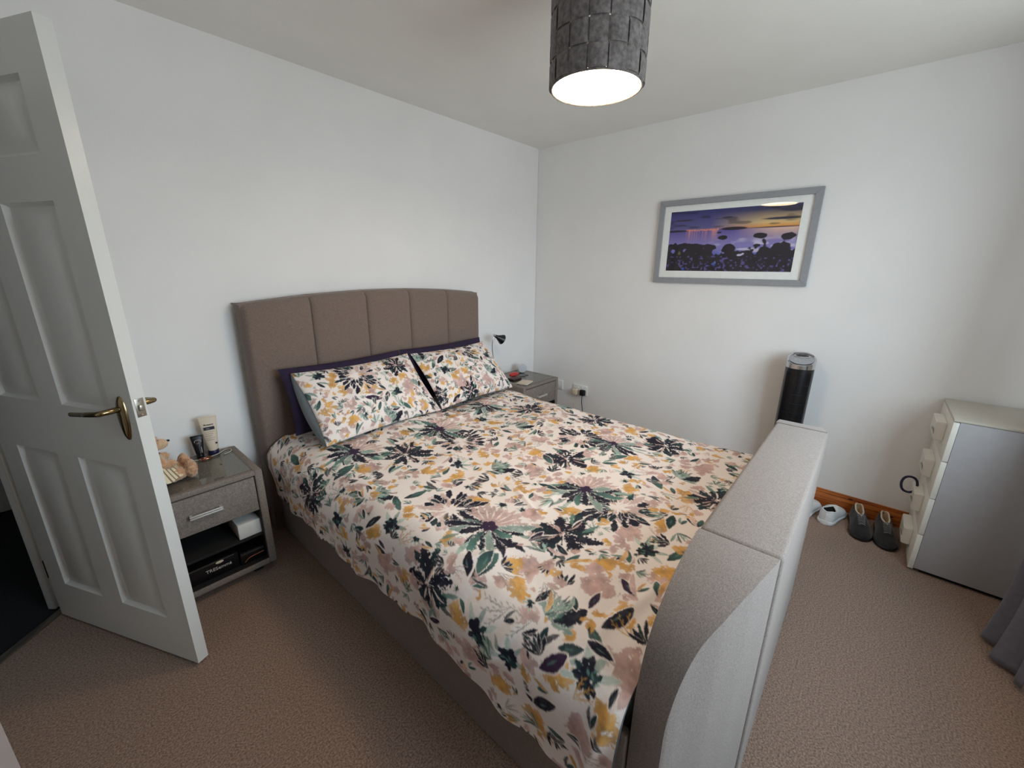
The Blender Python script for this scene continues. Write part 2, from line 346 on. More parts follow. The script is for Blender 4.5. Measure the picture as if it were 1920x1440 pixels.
class Canvas:
    def __init__(s, x0, y0, W, Hh, res, seed, base=CRM):
        s.x0, s.y0, s.res = x0, y0, res; s.w = int(W/res)+2; s.h = int(Hh/res)+2
        s.c = np.empty((s.h, s.w, 3)); s.c[:] = base; s.cov = np.zeros((s.h, s.w))
        k = .001/res
        s.n1 = vnoise(s.h, s.w, 9*k, seed)-.5; s.n2 = vnoise(s.h, s.w, 4*k, seed+1)-.5; s.n3 = vnoise(s.h, s.w, 26*k, seed+2)-.5
        s.r = np.random.RandomState(seed+3)
    def stroke(s, x, y, a, L, W, col, alpha=1., p=1., rough=.5, bend=0., halo=0., tip=None):
        if halo: s.stroke(x-math.cos(a)*halo, y-math.sin(a)*halo, a, L+2*halo, W+1.6*halo, CRM, 1, p, rough*.6, bend)
        ca, sa = math.cos(a), math.sin(a); m = max(L, W)*1.15+abs(bend)*L
        i0 = max(0, int((x-m-s.x0)/s.res)); i1 = min(s.w, int((x+m-s.x0)/s.res)+2); j0 = max(0, int((y-m-s.y0)/s.res)); j1 = min(s.h, int((y+m-s.y0)/s.res)+2)
        if i1 <= i0 or j1 <= j0: return
        X = (np.arange(i0, i1)*s.res+s.x0-x)[None]; Y = (np.arange(j0, j1)*s.res+s.y0-y)[:, None]
        n1 = s.n1[j0:j1, i0:i1]; n2 = s.n2[j0:j1, i0:i1]; n3 = s.n3[j0:j1, i0:i1]
        u = (X*ca+Y*sa)/L+n2*.10*rough; v = (-X*sa+Y*ca)
        uc = np.clip(u, 0, 1); v = v-bend*L*uc*(1-uc)*2
        hw = W/2*np.sin(PI*uc**p)**.7*(1+rough*1.3*n1+rough*.9*n2)
        d = (hw-np.abs(v))/s.res; d = np.where((u < 0) | (u > 1), -1, d)
        mk = np.clip(d+.5, 0, 1)*alpha*np.clip(1-.25*(n3+n1)*(1 if alpha < .99 else .2), 0, 1)
        cc = np.asarray(col)
        shade = 1+(n3*.5+n1*.3)*(.9 if alpha < .99 else .35)
        c3 = cc[None, None]*shade[..., None]
        if tip is not None: c3 = c3*(1-uc[..., None])+np.asarray(tip)[None, None]*shade[..., None]*uc[..., None]
        R = s.c[j0:j1, i0:i1]; R += (c3-R)*mk[..., None]; s.cov[j0:j1, i0:i1] = np.maximum(s.cov[j0:j1, i0:i1], mk > .3)
    # -- motifs
    def dahlia(s, x, y, R, rot):
        r = s.r
        for k in range(16):
            a = rot+PI+r.uniform(-1.9, 1.9); rr = R*r.uniform(.1, .35)
            s.stroke(x+math.cos(a)*rr, y+math.sin(a)*rr, a+r.uniform(-.2, .2), R*r.uniform(.5, .8), R*.24, PNK, .8, 1.2, .7, r.uniform(-.1, .1), halo=.001)
        for k in range(9):
            a = rot+r.uniform(-2.4, 2.4); rr = R*r.uniform(.12, .3)
            s.stroke(x+math.cos(a)*rr, y+math.sin(a)*rr, a, R*.35, R*.13, [PNK, OCH, DTEAL][k % 3], .85, 1.1, .7)
        for ring, (r0_, n, ln) in enumerate(((.30, 15, .42), (.52, 17, .50))):
            for k in range(n):
                a = rot+(k/(n-1)-.5)*(3.6+.9*ring)+r.uniform(-.14, .14); rr = R*(r0_+r.uniform(-.13, .10)); e = abs(k/(n-1)-.5)*2
                s.stroke(x+math.cos(a)*rr, y+math.sin(a)*rr, a+r.uniform(-.15, .15), R*ln*r.uniform(.6, 1.3)*(1.1-.25*e), R*r.uniform(.13, .24), NAVY, 1, 1.3, .55, r.uniform(-.15, .15), halo=.0022, tip=DTEAL if k % 5 == 0 else None)
        for k in range(5):
            a = rot+PI+r.uniform(-.9, .9); s.stroke(x+math.cos(a)*R*.5, y+math.sin(a)*R*.5, a+.3, R*.4, R*.2, [DTEAL, NAVY][k % 2], 1, 1, .8, halo=.0015)
        for k in range(10):
            a = rot+k/10*6.28; s.stroke(x+math.cos(a)*R*.06, y+math.sin(a)*R*.06, a, R*.26, R*.035, CRM*1.02, .95, 1, .3)
    def star(s, x, y, R, rot):
        r = s.r
        for k in range(6):
            a = rot+r.uniform(.2, 2.6); s.stroke(x, y, a, R*.95, R*.32, PNK, .75, 1.2, .7)
        for k in range(11):
            a = rot+k/11*2*PI+r.uniform(-.2, .2)
            s.stroke(x+math.cos(a)*R*.06, y+math.sin(a)*R*.06, a, R*r.uniform(.65, 1.1), R*r.uniform(.26, .42), NAVY, 1, 1.35, .95, r.uniform(-.15, .15), tip=DTEAL if k % 3 == 0 else None)
        for k in range(9):
            a = rot+r.uniform(0, 6.28); rr = R*r.uniform(.1, .4)
            s.stroke(x+math.cos(a)*rr, y+math.sin(a)*rr, a, R*r.uniform(.3, .6), R*.06, [CRM, PNK][k % 2], 1, 1, .5, r.uniform(-.3, .3))
        for k in range(3):
            a = rot+r.uniform(0, 6.28); s.stroke(x+math.cos(a)*R*.5, y+math.sin(a)*R*.5, a+.5, R*.6, R*.14, [TEAL, DTEAL][k % 2], .9, 1.1, .6)
    def burst(s, x, y, R, rot):
        r = s.r
        for k in range(13):
            a = rot+(k/12-.5)*2.6; s.stroke(x+math.cos(a)*R*.1, y+math.sin(a)*R*.1, a, R*r.uniform(.75, 1), R*.22, PNK, .8, 1.25, .8)
        for k in range(8):
            a = rot+(k/7-.5)*2.2; s.stroke(x+math.cos(a)*R*.3, y+math.sin(a)*R*.3, a, R*.5, R*.04, CRM, .9, 1, .4)
        for k in range(14):
            a = rot+PI+(k/13-.5)*3.9
            s.stroke(x+math.cos(a)*R*.1, y+math.sin(a)*R*.1, a+r.uniform(-.12, .12), R*r.uniform(.6, 1.2), R*.26, [NAVY, DTEAL, NAVY, TEAL, NAVY][k % 5], [1, 1, 1, .8, 1][k % 5], 1.3, .7, r.uniform(-.15, .15), halo=.002, tip=TEAL if k % 5 == 1 else None)
        for k in range(8):
            a = rot+PI+r.uniform(-1.7, 1.7); s.stroke(x+math.cos(a)*R*.8, y+math.sin(a)*R*.8, a, R*.6, R*.13, [MINT, TEAL][k % 2], .8, 1, .5)
        for k in range(7):
            a = rot+k; s.stroke(x, y, a, R*.24, R*.16, PLUM, 1, 1, .6)
    def thistle(s, x, y, R, rot):
        r = s.r
        for k in range(11):
            a = rot+(k/10-.5)*2.2; s.stroke(x-math.cos(rot)*R*.3, y-math.sin(rot)*R*.3, a, R*r.uniform(.9, 1.2), R*.28, TEAL, .8, 1.2, .7, halo=.001)
        s.stroke(x-math.cos(rot)*R*.2+math.sin(rot)*R*.25, y-math.sin(rot)*R*.2-math.cos(rot)*R*.25, rot-.15, R*1.25, R*.5, NAVY, 1, 1.2, .5, -.15)
        for k in range(9):
            s.stroke(x+r.uniform(-.3, .2)*R, y+r.uniform(-.3, .3)*R, rot+r.uniform(-.7, .7), R*.4, R*.12, [DTEAL, TEAL, MINT][k % 3], .8, 1.1, .8)
        for k in range(7):
            a = rot+.8+r.uniform(-.8, .8); s.stroke(x+math.cos(a)*R*.5, y+math.sin(a)*R*.5, a, R*.45, R*.06, DTEAL, .9, 1, .5)
    def bud(s, x, y, R, rot):
        r = s.r
        for k in range(5):
            a = rot+(k/4-.5)*3; s.stroke(x, y, a, R*1.15, R*.26, [MINT, TEAL][k % 2], .7, 1, .5, halo=.0015)
        for k in range(14):
            a = rot+r.uniform(0, 6.28); s.stroke(x-math.cos(a)*R*.12, y-math.sin(a)*R*.12, a, R*r.uniform(.5, .8), R*.3, [NAVY, NAVY, DTEAL][k % 3], 1, 1.3, .8)
        for k in range(4): s.stroke(x+r.uniform(-.3, .3)*R, y+r.uniform(-.3, .3)*R, r.uniform(0, 6), R*.25, R*.07, TEAL, .8, 1, .6)
    def leaf(s, x0, y0, x1, y1, col=None, w_=None):
        L = math.hypot(x1-x0, y1-y0); a = math.atan2(y1-y0, x1-x0); c = [NAVY, DTEAL, NAVY, DTEAL, PLUM][s.r.randint(5)] if col is None else col
        W = w_ or L*.33; s.stroke(x0, y0, a, L, W, c, 1, 1.05, .18, s.r.uniform(-.08, .08), halo=.004, tip=(TEAL*.7 if s.r.rand() < .4 else None))
        s.stroke(x0+math.cos(a)*L*.3, y0+math.sin(a)*L*.3, a, L*.35, W*.14, TEAL, .6, 1, .4)
    def blob(s, x, y, R, col, n=5):
        r = s.r; a0 = r.uniform(0, 6.28)
        for k in range(n):
            a = a0+r.uniform(-.9, .9); s.stroke(x+r.uniform(-.5, .2)*R*math.cos(a0), y+r.uniform(-.5, .2)*R*math.sin(a0), a, R*r.uniform(.9, 1.6), R*r.uniform(.5, .8), col, .86, r.choice([.8, 1, 1.3]), .9, r.uniform(-.3, .3))
    def twig(s, x, y, R, rot, col):
        for k in range(3):
            a = rot+(k-1)*.45; s.stroke(x, y, a, R*1.2, .0035, col, .8, 1, .3, .1)
            for q in range(7):
                t = .25+.12*q; s.stroke(x+math.cos(a)*R*1.2*t, y+math.sin(a)*R*1.2*t, a+(.6 if q % 2 else -.6), R*.22, R*.06, col, .75, 1, .4)
    def fill(s, n, smin=.016, smax=.034):
        r = s.r; k = int(.011/s.res)
        for it in range(n):
            i, j = r.randint(0, s.w), r.randint(0, s.h)
            if s.cov[max(0, j-k):j+k, max(0, i-k):i+k].mean() > .16: continue
            x, y = s.x0+i*s.res, s.y0+j*s.res; q = r.rand(); R = r.uniform(smin, smax)*(1 if it < n*.6 else .6)
            if q < .22: s.blob(x, y, R, OCH, 4)
            elif q < .46: s.blob(x, y, R*1.15, PNK, 5)
            elif q < .54: s.twig(x, y, R*2, r.uniform(0, 6.28), [PNK, GRY, OCH, TEAL][r.randint(4)])
            elif q < .70:
                a = r.uniform(0, 6.28); b_ = r.choice([-.5, .5]); s.leaf(x, y, x+math.cos(a)*R*2.2, y+math.sin(a)*R*2.2)
                s.stroke(x, y, a+b_, R*2.6, R*.5, [OCH, PNK, TEAL, NAVY][r.randint(4)], .9, 1.1, .4, .15, halo=.001)
            elif q < .82:
                a = r.uniform(0, 6.28)
                for t in range(6): s.stroke(x, y, a+(t-2.5)*.3, R*r.uniform(1.4, 2.2), R*.30, [TEAL, MINT, DTEAL][t % 3], .85, 1.2, .6, r.uniform(-.2, .2))
            elif q < .93:
                a = r.uniform(0, 6.28)
                for t in range(5): s.stroke(x, y, a+(t-2)*.38, R*r.uniform(1.2, 2), R*.34, [NAVY, NAVY, DTEAL][t % 3], 1, 1.3, .7, r.uniform(-.2, .2), halo=.001)
            else: s.bud(x, y, R*.9, r.uniform(0, 6))
    def sample(s, X, Y):
        fx = np.clip((X-s.x0)/s.res, 0, s.w-1.001); fy = np.clip((Y-s.y0)/s.res, 0, s.h-1.001); i = fx.astype(int); j = fy.astype(int); a = (fx-i)[..., None]; b_ = (fy-j)[..., None]
        return s.c[j, i]*(1-a)*(1-b_)+s.c[j, i+1]*a*(1-b_)+s.c[j+1, i]*(1-a)*b_+s.c[j+1, i+1]*a*b_

# ------------------------------------------------------------------ bed
bed = thing('bed', 'grey upholstered double bed with channelled headboard and thick rounded footboard', 'bed', (-1.6, -1.1, 0))
def bp_(name, me, m, par=None, **k):
    ob = put(name, me, m, par or bed, **k)
    if par is None: me.transform(Matrix.Translation((1.6, 1.1, 0)))
    return ob
BL, BR, YH, YF = -2.362, -.835, -.11, -2.14
bp_('side_rail', box(BL, BL+.03, YF+.005, YH, .0, .42, .008), m_up2)
bp_('side_rail', box(BR-.03, BR, YF+.005, YH, .0, .42, .008), m_up2)
bp_('mattress', box(BL+.045, BR-.045, YF+.03, YH-.01, .30, .535, .05, 4), m_mount)
bp_('mattress_base', box(BL+.032, BR-.032, YF+.01, YH-.005, .05, .298, .004), m_up2)
# headboard: frame slab + five padded vertical channels
def htop(x): return 1.243+.046*(1-((x+1.618)/.795)**2)
hx = [-2.405, -2.075, -1.752, -1.452, -1.142, -.832]
n = 60; bm = bmesh.new(); fr, bk = [], []
for i in range(n+1):
    x = hx[0]+.004+(hx[-1]-hx[0]-.008)*i/n; z = htop(x)-.006
    fr.append((bm.verts.new((x, -.098, .0)), bm.verts.new((x, -.098, z)))); bk.append((bm.verts.new((x, -.028, .0)), bm.verts.new((x, -.028, z))))
for i in range(n):
    bm.faces.new((fr[i][0], fr[i+1][0], fr[i+1][1], fr[i][1])); bm.faces.new((bk[i][0], bk[i][1], bk[i+1][1], bk[i+1][0]))
    bm.faces.new((fr[i][1], fr[i+1][1], bk[i+1][1], bk[i][1])); bm.faces.new((fr[i][0], bk[i][0], bk[i+1][0], fr[i+1][0]))
for i in (0, n): bm.faces.new((fr[i][0], fr[i][1], bk[i][1], bk[i][0]))
bp_('headboard_frame', fin(bm), m_up2)
for k in range(5):
    x0, x1 = hx[k]+(.0 if k else -.002), hx[k+1]+(0 if k < 4 else .002); nu, nv = 30, 50
    def ease(n, r, L):
        a = [r*(1-math.cos(PI/2*i/6)) for i in range(7)]; mid = list(np.linspace(r, L-r, n)[1:-1]); return np.array(a+mid+[L-q for q in a[::-1]])
    U = ease(14, .03, x1-x0); V = ease(20, .045, 1.0)
    P = np.zeros((len(U), len(V), 3))
    for i, u in enumerate(U):
        x = x0+u; zt = htop(x)
        eu = min(u, x1-x0-u); left_end = (k == 0 and u < .05) or (k == 4 and u > x1-x0-.05)
        for j, v in enumerate(V):
            z = .12+v*(zt-.12); ev = (1-v)*(zt-.12)
            fu = math.sqrt(max(0, 1-(1-min(eu/.028, 1))**2)); fv = math.sqrt(max(0, 1-(1-min(ev/.05, 1))**2)); fb = 1
            base = .074 if (k in (0, 4) and ((k == 0 and u < .03) or (k == 4 and u > x1-x0-.03))) else .020
            bulge = .010*math.sin(PI*min(max(u/(x1-x0), 0), 1))
            dd = -.096+ (base*(1-fu) if base > .03 else .016*(1-fu))-.030*1+.0-bulge
            dd = dd+(1-fv)*.075
            P[i, j] = (x, max(dd, -.136) if True else dd, z)
    bp_('padded_channel', grid_mesh(P), m_up2)
# footboard
ZT = .792
def ytop(x):   # outer face in plan: straight, rounding in at both ends
    px = [-2.352, -2.345, -2.326, -2.289, -2.234, -2.147, -2.06, -2.0]; py = [-2.208, -2.213, -2.222, -2.237, -2.263, -2.292, -2.313, -2.325]
    if x < -2.0: return float(np.interp(x, px, py))
    if x > -1.06: return float(np.interp(-2.0-(x+1.06)*.352/.33, px, py))
    return -2.325
PR = [(-2.0, .792), (-2.06, .789), (-2.11, .782), (-2.15, .772), (-2.20, .754), (-2.24, .733), (-2.275, .706), (-2.30, .678), (-2.32, .645), (-2.334, .607), (-2.343, .57), (-2.349, .53), (-2.352, .48)]
def foot_piece(pts, extra_y=0):
    bm = bmesh.new(); A = []
    for x, z in pts: A.append([bm.verts.new(q) for q in ((x, YF, 0), (x, YF, z), (x, ytop(x), z), (x, ytop(x), 0))])
    for a, b_ in zip(A[:-1], A[1:]):
        for i in range(4): bm.faces.new((a[i], a[(i+1) % 4], b_[(i+1) % 4], b_[i]))
    bm.faces.new(A[0][::-1]); bm.faces.new(A[-1])
    bmesh.ops.recalc_face_normals(bm, faces=bm.faces[:])
    ed = [e for e in bm.edges if len(e.link_faces) == 2 and e.calc_face_angle(0) > .5]
    bmesh.ops.bevel(bm, geom=ed, offset=.012, segments=3, profile=.5, affect='EDGES', clamp_overlap=True)
    return fin(bm, smooth=50)
left = [(-2.036, .7913)]+PR[1:]
def sub(pts, n=3):
    out = []
    for a, b_ in zip(pts[:-1], pts[1:]):
        for k in range(n): out.append((a[0]+(b_[0]-a[0])*k/n, a[1]+(b_[1]-a[1])*k/n))
    return out+[pts[-1]]
def smooth_prof(pts):
    c = spline([(x, 0, z) for x, z in pts], 3); return [(p.x, p.z) for p in c]
bp_('footboard_end', foot_piece(smooth_prof(left)), m_up)
right = [(-1.026, .7913)]+[(-1.0-(x+2.06)*.27/.292, z) for x, z in PR[1:]]
bp_('footboard_end', foot_piece(smooth_prof(right)), m_up)
bp_('footboard_panel', box(-2.032, -1.030, -2.325, YF, 0, .7925, .012, 3), m_up)

# ------------------------------------------------------------------ duvet: one cloth sheet with hanging sides, vertex-painted floral print
RS = .0029
XLo, XRo = -2.412, -.80      # outermost of the drops
def top_z(X, Y): return .572+.012*np.sin(X*5+1)*np.sin(Y*4)+.012*np.exp(-((Y+.55)/.12)**2)
s_arr = np.arange(-2.72, -.50, RS); t_arr = np.arange(-2.132, -.15, RS)
S, Tt = np.meshgrid(s_arr, t_arr, indexing='ij')
cv = Canvas(-2.75, -2.16, 2.3, 2.05, .0016, 11)
F = dict(
A=[(-2.189,-1.346,0.135,-0.5),(-1.299,-1.34,0.13,-0.3),(-1.734,-0.897,0.13,1.0),(-1.766,-1.796,0.14,2.6)],
C=[(-2.027,-1.729,0.125,0.3),(-1.537,-1.413,0.125,0.5),(-2.018,-0.821,0.12,0.2),(-1.108,-0.847,0.12,1),(-1.07,-1.697,0.12,0.3)],
B=[(-2.16,-1.517,0.135,0.4),(-1.728,-1.633,0.13,0.4),(-1.72,-0.711,0.13,0.4),(-2.175,-0.636,0.13,0.4),(-1.25,-1.5,0.12,0.4),(-1.28,-0.62,0.12,0.4)],
D=[(-2.488,-1.491,0.12,1.2),(-2.5,-0.673,0.12,1.2),(-1.45,-2.05,0.12,1.2),(-1.0,-1.25,0.11,1)],
E=[(-2.314,-1.056,0.078,-0.6),(-1.818,-1.23,0.078,-0.6),(-2.308,-1.886,0.085,-0.4),(-1.386,-0.998,0.075,-0.6),(-1.34,-1.874,0.075,-0.5),(-2.126,-0.183,0.07,0.5),(-0.95,-1.0,0.07,0)],
N=[(-2.404,-1.23,0.065,-0.5),(-2.523,-0.914,0.065,-0.8),(-1.937,-1.978,0.06,-0.5),(-2.5,-1.709,0.07,-0.8),(-2.381,-2.033,0.07,0.4),(-2.503,-1.822,0.06,0.2),(-1.92,-1.079,0.06,0),(-2.648,-0.981,0.055,0),(-1.5,-1.7,0.06,0),(-1.45,-0.75,0.06,0)],
G=[(-2.21,-2.06),(-2.439,-1.981),(-2.244,-1.68),(-2.323,-1.482),(-2.558,-1.335),(-2.073,-1.926),(-2.007,-2.048),(-2.462,-1.178),(-2.587,-1.793),(-2.569,-0.987),(-2.247,-0.798),(-2.068,-1.05),(-1.969,-1.163),(-2.062,-1.369),(-1.763,-1.955),(-1.56,-1.274),(-1.328,-1.656),(-1.635,-1.775),(-1.502,-1.958),(-1.56,-1.564),(-2.433,-2.115),(-2.636,-1.912),(-2.52,-1.622),(-2.43,-0.485),(-2.305,-1.79),(-1.867,-1.668),(-2.297,-1.92),(-2.323,-1.239),(-1.45,-0.85),(-1.2,-1.1),(-1.0,-1.5),(-1.55,-0.6),(-1.9,-0.62)],
H=[(-2.192,-1.735),(-2.595,-1.685),(-2.526,-2.042),(-2.555,-1.224),(-2.471,-0.546),(-2.053,-1.378),(-1.859,-1.903),(-2.012,-1.555),(-2.169,-1.958),(-2.462,-1.404),(-2.204,-0.85),(-1.711,-1.384),(-1.583,-1.111),(-2.3,-2.115),(-1.2,-1.9),(-1.1,-1.4),(-1.45,-1.2)],
I=[(-2.381,-1.775),(-2.41,-0.862),(-1.395,-1.772),(-2.36,-1.851),(-1.85,-1.08),(-1.3,-1.15)])
L = [(-2.381,-1.625,-2.242,-1.639),(-2.392,-0.766,-2.23,-0.737),(-1.415,-1.567,-1.314,-1.613),(-2.273,-2.013,-2.169,-2.048),(-2.279,-1.978,-2.311,-2.039),(-2.375,-1.941,-2.334,-2.002),(-2.453,-1.917,-2.366,-1.973),(-2.468,-1.105,-2.392,-1.161),(-2.253,-1.152,-2.157,-1.169),(-2.271,-1.114,-2.329,-1.21),(-2.381,-1.61,-2.3,-1.555),(-2.244,-1.619,-2.355,-1.633),(-1.804,-1.453,-1.795,-1.543),(-1.943,-2.045,-1.859,-2.077),(-1.418,-1.781,-1.514,-1.857),(-1.795,-1.993,-1.702,-1.973),(-2.482,-1.654,-2.453,-1.619),(-2.32,-2.071,-2.314,-1.999),(-2.236,-1.955,-2.172,-1.952),(-1.003,-0.604,-0.966,-0.691),(-1.572,-1.306,-1.624,-1.393),(-2.566,-1.935,-2.558,-1.891),(-2.569,-1.917,-2.494,-1.981),(-2.398,-2.1,-2.358,-2.103),(-2.398,-0.479,-2.378,-0.349)]
def paint(cv, F, L, nfill):
    for x, y in F['H']: cv.blob(x, y, .055, PNK, 9)
    for x, y in F['G']: cv.blob(x, y, .045, OCH, 7)
    for x, y in F['I']: cv.twig(x, y, .07, 2.2, GRY if x < -1.5 else PNK)
    for q in F['A']: cv.dahlia(*q)
    for q in F['C']: cv.star(*q)
    for q in F['B']: cv.burst(*q)
    for q in F['D']: cv.star(*q)
    for q in F['E']: cv.thistle(*q)
    for q in F['N']: cv.bud(*q)
    for q in L: cv.leaf(*q)
    cv.fill(nfill)
paint(cv, F, L, 5200)
col = cv.sample(S, Tt)
hem_y = [-2.15, -1.99, -1.92, -1.80, -1.60, -1.45, -1.25, -1.08, -.96, -.79, -.45, -.30, -.257, -.224, -.15]
hem_z = [.19, .215, .25, .262, .282, .305, .288, .278, .279, .30, .263, .285, .31, .36, .47]
HZ = np.interp(Tt, hem_y, hem_z)
rc = .16
def cross(S, side):
    """arc-length position outside the flat top -> (dx outwards, dz down)"""
    a = np.clip(S/(rc*PI/2), 0, 1)*PI/2; ex = np.maximum(0, S-rc*PI/2); return rc*np.sin(a), rc*(1-np.cos(a))+ex
flatL, flatR = XLo+rc, XRo-rc
dl = np.maximum(0, flatL-S); dr = np.maximum(0, S-flatR)
# scale the left drop so its last row lands on the hem
Lmax = flatL-s_arr[0]; want = (top_z(flatL, Tt)-HZ)-rc+rc*PI/2
dlx, dlz = cross(dl/Lmax*want, 0); drx, drz = cross(dr, 1)
X = np.where(dl > 0, flatL-dlx, np.where(dr > 0, flatR+drx, S)); Z = top_z(S, Tt)-dlz-drz
Z = np.maximum(Z, .24)
Y = Tt.copy()
# soft quilting and creases, displaced along the rough normal
side = np.clip(np.maximum(dl, dr)/.12, 0, 1); nz = 1-side; nx = np.where(dl > 0, -side, side)
nn = (vnoise(len(s_arr), len(t_arr), 150, 5)-.5)*.030+(vnoise(len(s_arr), len(t_arr), 55, 6)-.5)*.012+(vnoise(len(s_arr), len(t_arr), 22, 8)-.5)*.0035
def crease(ax, ay, bx, by, wd, h):
    dx, dy = bx-ax, by-ay; L2 = dx*dx+dy*dy; t = ((S-ax)*dx+(Tt-ay)*dy)/L2; d = ((S-ax)*dy-(Tt-ay)*dx)/math.sqrt(L2)
    return h*np.exp(-(d/wd)**2)*np.clip(1-(2*t-1)**4, 0, 1)*(np.abs(2*t-1) < 1)
for c in ((-2.12, -1.70, -2.55, -1.45, .018, .012), (-2.05, -1.80, -2.5, -1.62, .022, -.010), (-2.30, -1.85, -2.60, -1.75, .018, .010), (-1.95, -2.1, -2.5, -1.95, .02, .009), (-1.60, -1.52, -2.05, -1.60, .012, .006), (-1.90, -1.40, -2.0, -1.62, .01, .006), (-2.35, -1.2, -2.6, -1.05, .02, .008), (-1.2, -1.0, -1.6, -1.25, .02, .006), (-2.40, -.8, -2.65, -.62, .02, .009), (-1.0, -.62, -1.9, -.68, .02, .010), (-2.36, -2.12, -2.66, -2.05, .018, .016), (-2.3, -2.13, -1.5, -2.10, .02, .01)):
    nn = nn+crease(*c)
hemw = .006*np.sin(Tt*23)+.007*np.sin(Tt*41+1)
X = X+nx*nn*1.0-np.clip(dl/Lmax-.5, 0, 1)*hemw*1.2-np.clip(dl/Lmax-.2, 0, 1)*.0; Z = Z+nz*nn
ed = np.clip((np.abs(Tt+2.132))/.05, 0, 1); Z = Z-nz*.02*(1-ed)**2
he = np.clip((-.15-Tt)/.05, 0, 1); Z = Z-nz*.03*(1-he)**2
X = np.where(dlz > rc*.9, np.minimum(X, BL-.006), X)
P = np.stack([X, Y, Z], -1)
# turned-under border makes the sheet thick at its edges
du = thing('duvet', 'white duvet with navy, ochre and green floral print spread over the bed', 'duvet', (-1.6, -1.1, .5))
P -= np.array([-1.6, -1.1, .5]); put('duvet_cover', grid_mesh(P, colors=col), m_print, du)
def underside(P, off):
    q = P[::6, ::6].copy(); return q
Pu = P[::5, ::5].copy(); dlu = np.clip(np.maximum(dl, dr)[::5, ::5]/.12, 0, 1); Pu[..., 2] -= .018*(1-dlu); Pu[..., 0] += np.where(dl[::5, ::5] > 0, 1, -1)*.014*dlu
put('duvet_underside', grid_mesh(Pu[:, :]), m_greycase, du)

# ------------------------------------------------------------------ pillows
def pillow(root, O, U, V, W, Hh, th_, mf, mb, nu=64, nv=44, print_=None, seed=0, sag=.0):
    O, U, V = [np.array(q, float) for q in (O, U, V)]; U /= np.linalg.norm(U); V /= np.linalg.norm(V); N = np.cross(U, V); N /= np.linalg.norm(N)
    def surf(nu, nv, sgn):
        u = np.linspace(0, 1, nu)[:, None]*np.ones((1, nv)); v = np.linspace(0, 1, nv)[None]*np.ones((nu, 1))
        f = ((1-np.abs(2*u-1)**2.6)*(1-np.abs(2*v-1)**2.6)); f = np.clip(f, 0, 1)**.55
        uu = u+.022*(1-2*u)*np.sin(PI*v)*1.0; vv = v+.03*(1-2*v)*np.sin(PI*u)
        h = f*th_/2+f*(vnoise(nu, nv, nu/6, seed)-.5)*.022+f*(vnoise(nu, nv, nu/18, seed+1)-.5)*.006
        P = O+U*(uu*W)[..., None]+V*(vv*Hh)[..., None]+N*(sgn*h)[..., None]; P[..., 2] -= sag*np.sin(PI*u)*v
        return P, u*W, v*Hh
    loc = np.array(root.location)
    P, a, b_ = surf(nu, nv, 1); put('pillowcase_front', grid_mesh(P-loc, colors=print_.sample(a, b_) if print_ else None), mf, root)
    P, a, b_ = surf(40, 28, -1); put('pillowcase_back', grid_mesh((P-loc)[:, ::-1]), mb, root)
def pillow_end(root, O, V, N, Hh, dep, m):
    O, V, N = [np.array(q, float) for q in (O, V, N)]; V /= np.linalg.norm(V); N /= np.linalg.norm(N); P = np.zeros((2, 24, 3)); P = np.zeros((8, 24, 3))
    for i in range(8):
        for j in range(24):
            t = i/7; v = j/23; P[i, j] = O+V*v*Hh-N*(dep*t*(math.sin(PI*v)**.6))+np.array([.022*math.sin(PI*v)*(1-t)+.0-.012*math.sin(PI*t)*math.sin(PI*v), 0, 0])
    put('pillowcase_end', grid_mesh(P-np.array(root.location)), m, root)
GP = 'purple pillows against the headboard'; GF = 'floral pillows on the bed'
for (x0, x1, zt, lab, sd) in ((-2.305, -1.605, .915, 'purple pillow standing behind the floral pillow nearer the door', 31), (-1.60, -.905, .915, 'purple pillow standing behind the floral pillow nearer the reading lamp', 37)):
    r_ = thing('pillow', lab, 'pillow', ((x0+x1)/2, -.28, .6), group=GP)
    pillow(r_, (x0, -.305, .597), (1, 0, 0), (0, .115, zt-.597), x1-x0, .345, .10, m_purple, m_purple, seed=sd)
def pill_print(orig, U, V, W, Hh, feats, seed):
    """feature positions read off the photographed pillow, turned into cloth coordinates"""
    cv = Canvas(-.01, -.01, W+.02, Hh+.02, .0014, seed); A_ = np.linalg.inv(np.array([U, V], float).T)
    def q(x, y): u, v = A_ @ (np.array([x, y], float)-orig); return u*W, v*Hh
    for k, x, y, *r in [f for f in feats if f[0] == 'H']: cv.blob(*q(x, y), .055, PNK, 8)
    for k, x, y, *r in [f for f in feats if f[0] == 'G']: cv.blob(*q(x, y), r[0] if r else .038, OCH, 5)
    for k, x, y, *r in feats:
        a, b_ = q(x, y)
        if k == 'A': cv.dahlia(a, b_, *r)
        if k == 'C': cv.star(a, b_, *r)
        if k == 'B': cv.burst(a, b_, *r)
        if k == 'E': cv.thistle(a, b_, *r)
        if k == 'N': cv.bud(a, b_, *r)
        if k == 'T':
            for t in range(14):
                an = t/14*5.2-1; cv.stroke(a+math.cos(an)*.028, b_+math.sin(an)*.028, an+1.2, .04, .012, [TEAL, DTEAL, PNK, MINT][t % 4], .9, 1, .5)
            cv.bud(a-.01, b_-.02, .02, 0)
        if k == 'L': c, d = q(*r); cv.leaf(a, b_, c, d)
    cv.fill(700, .012, .026); return cv
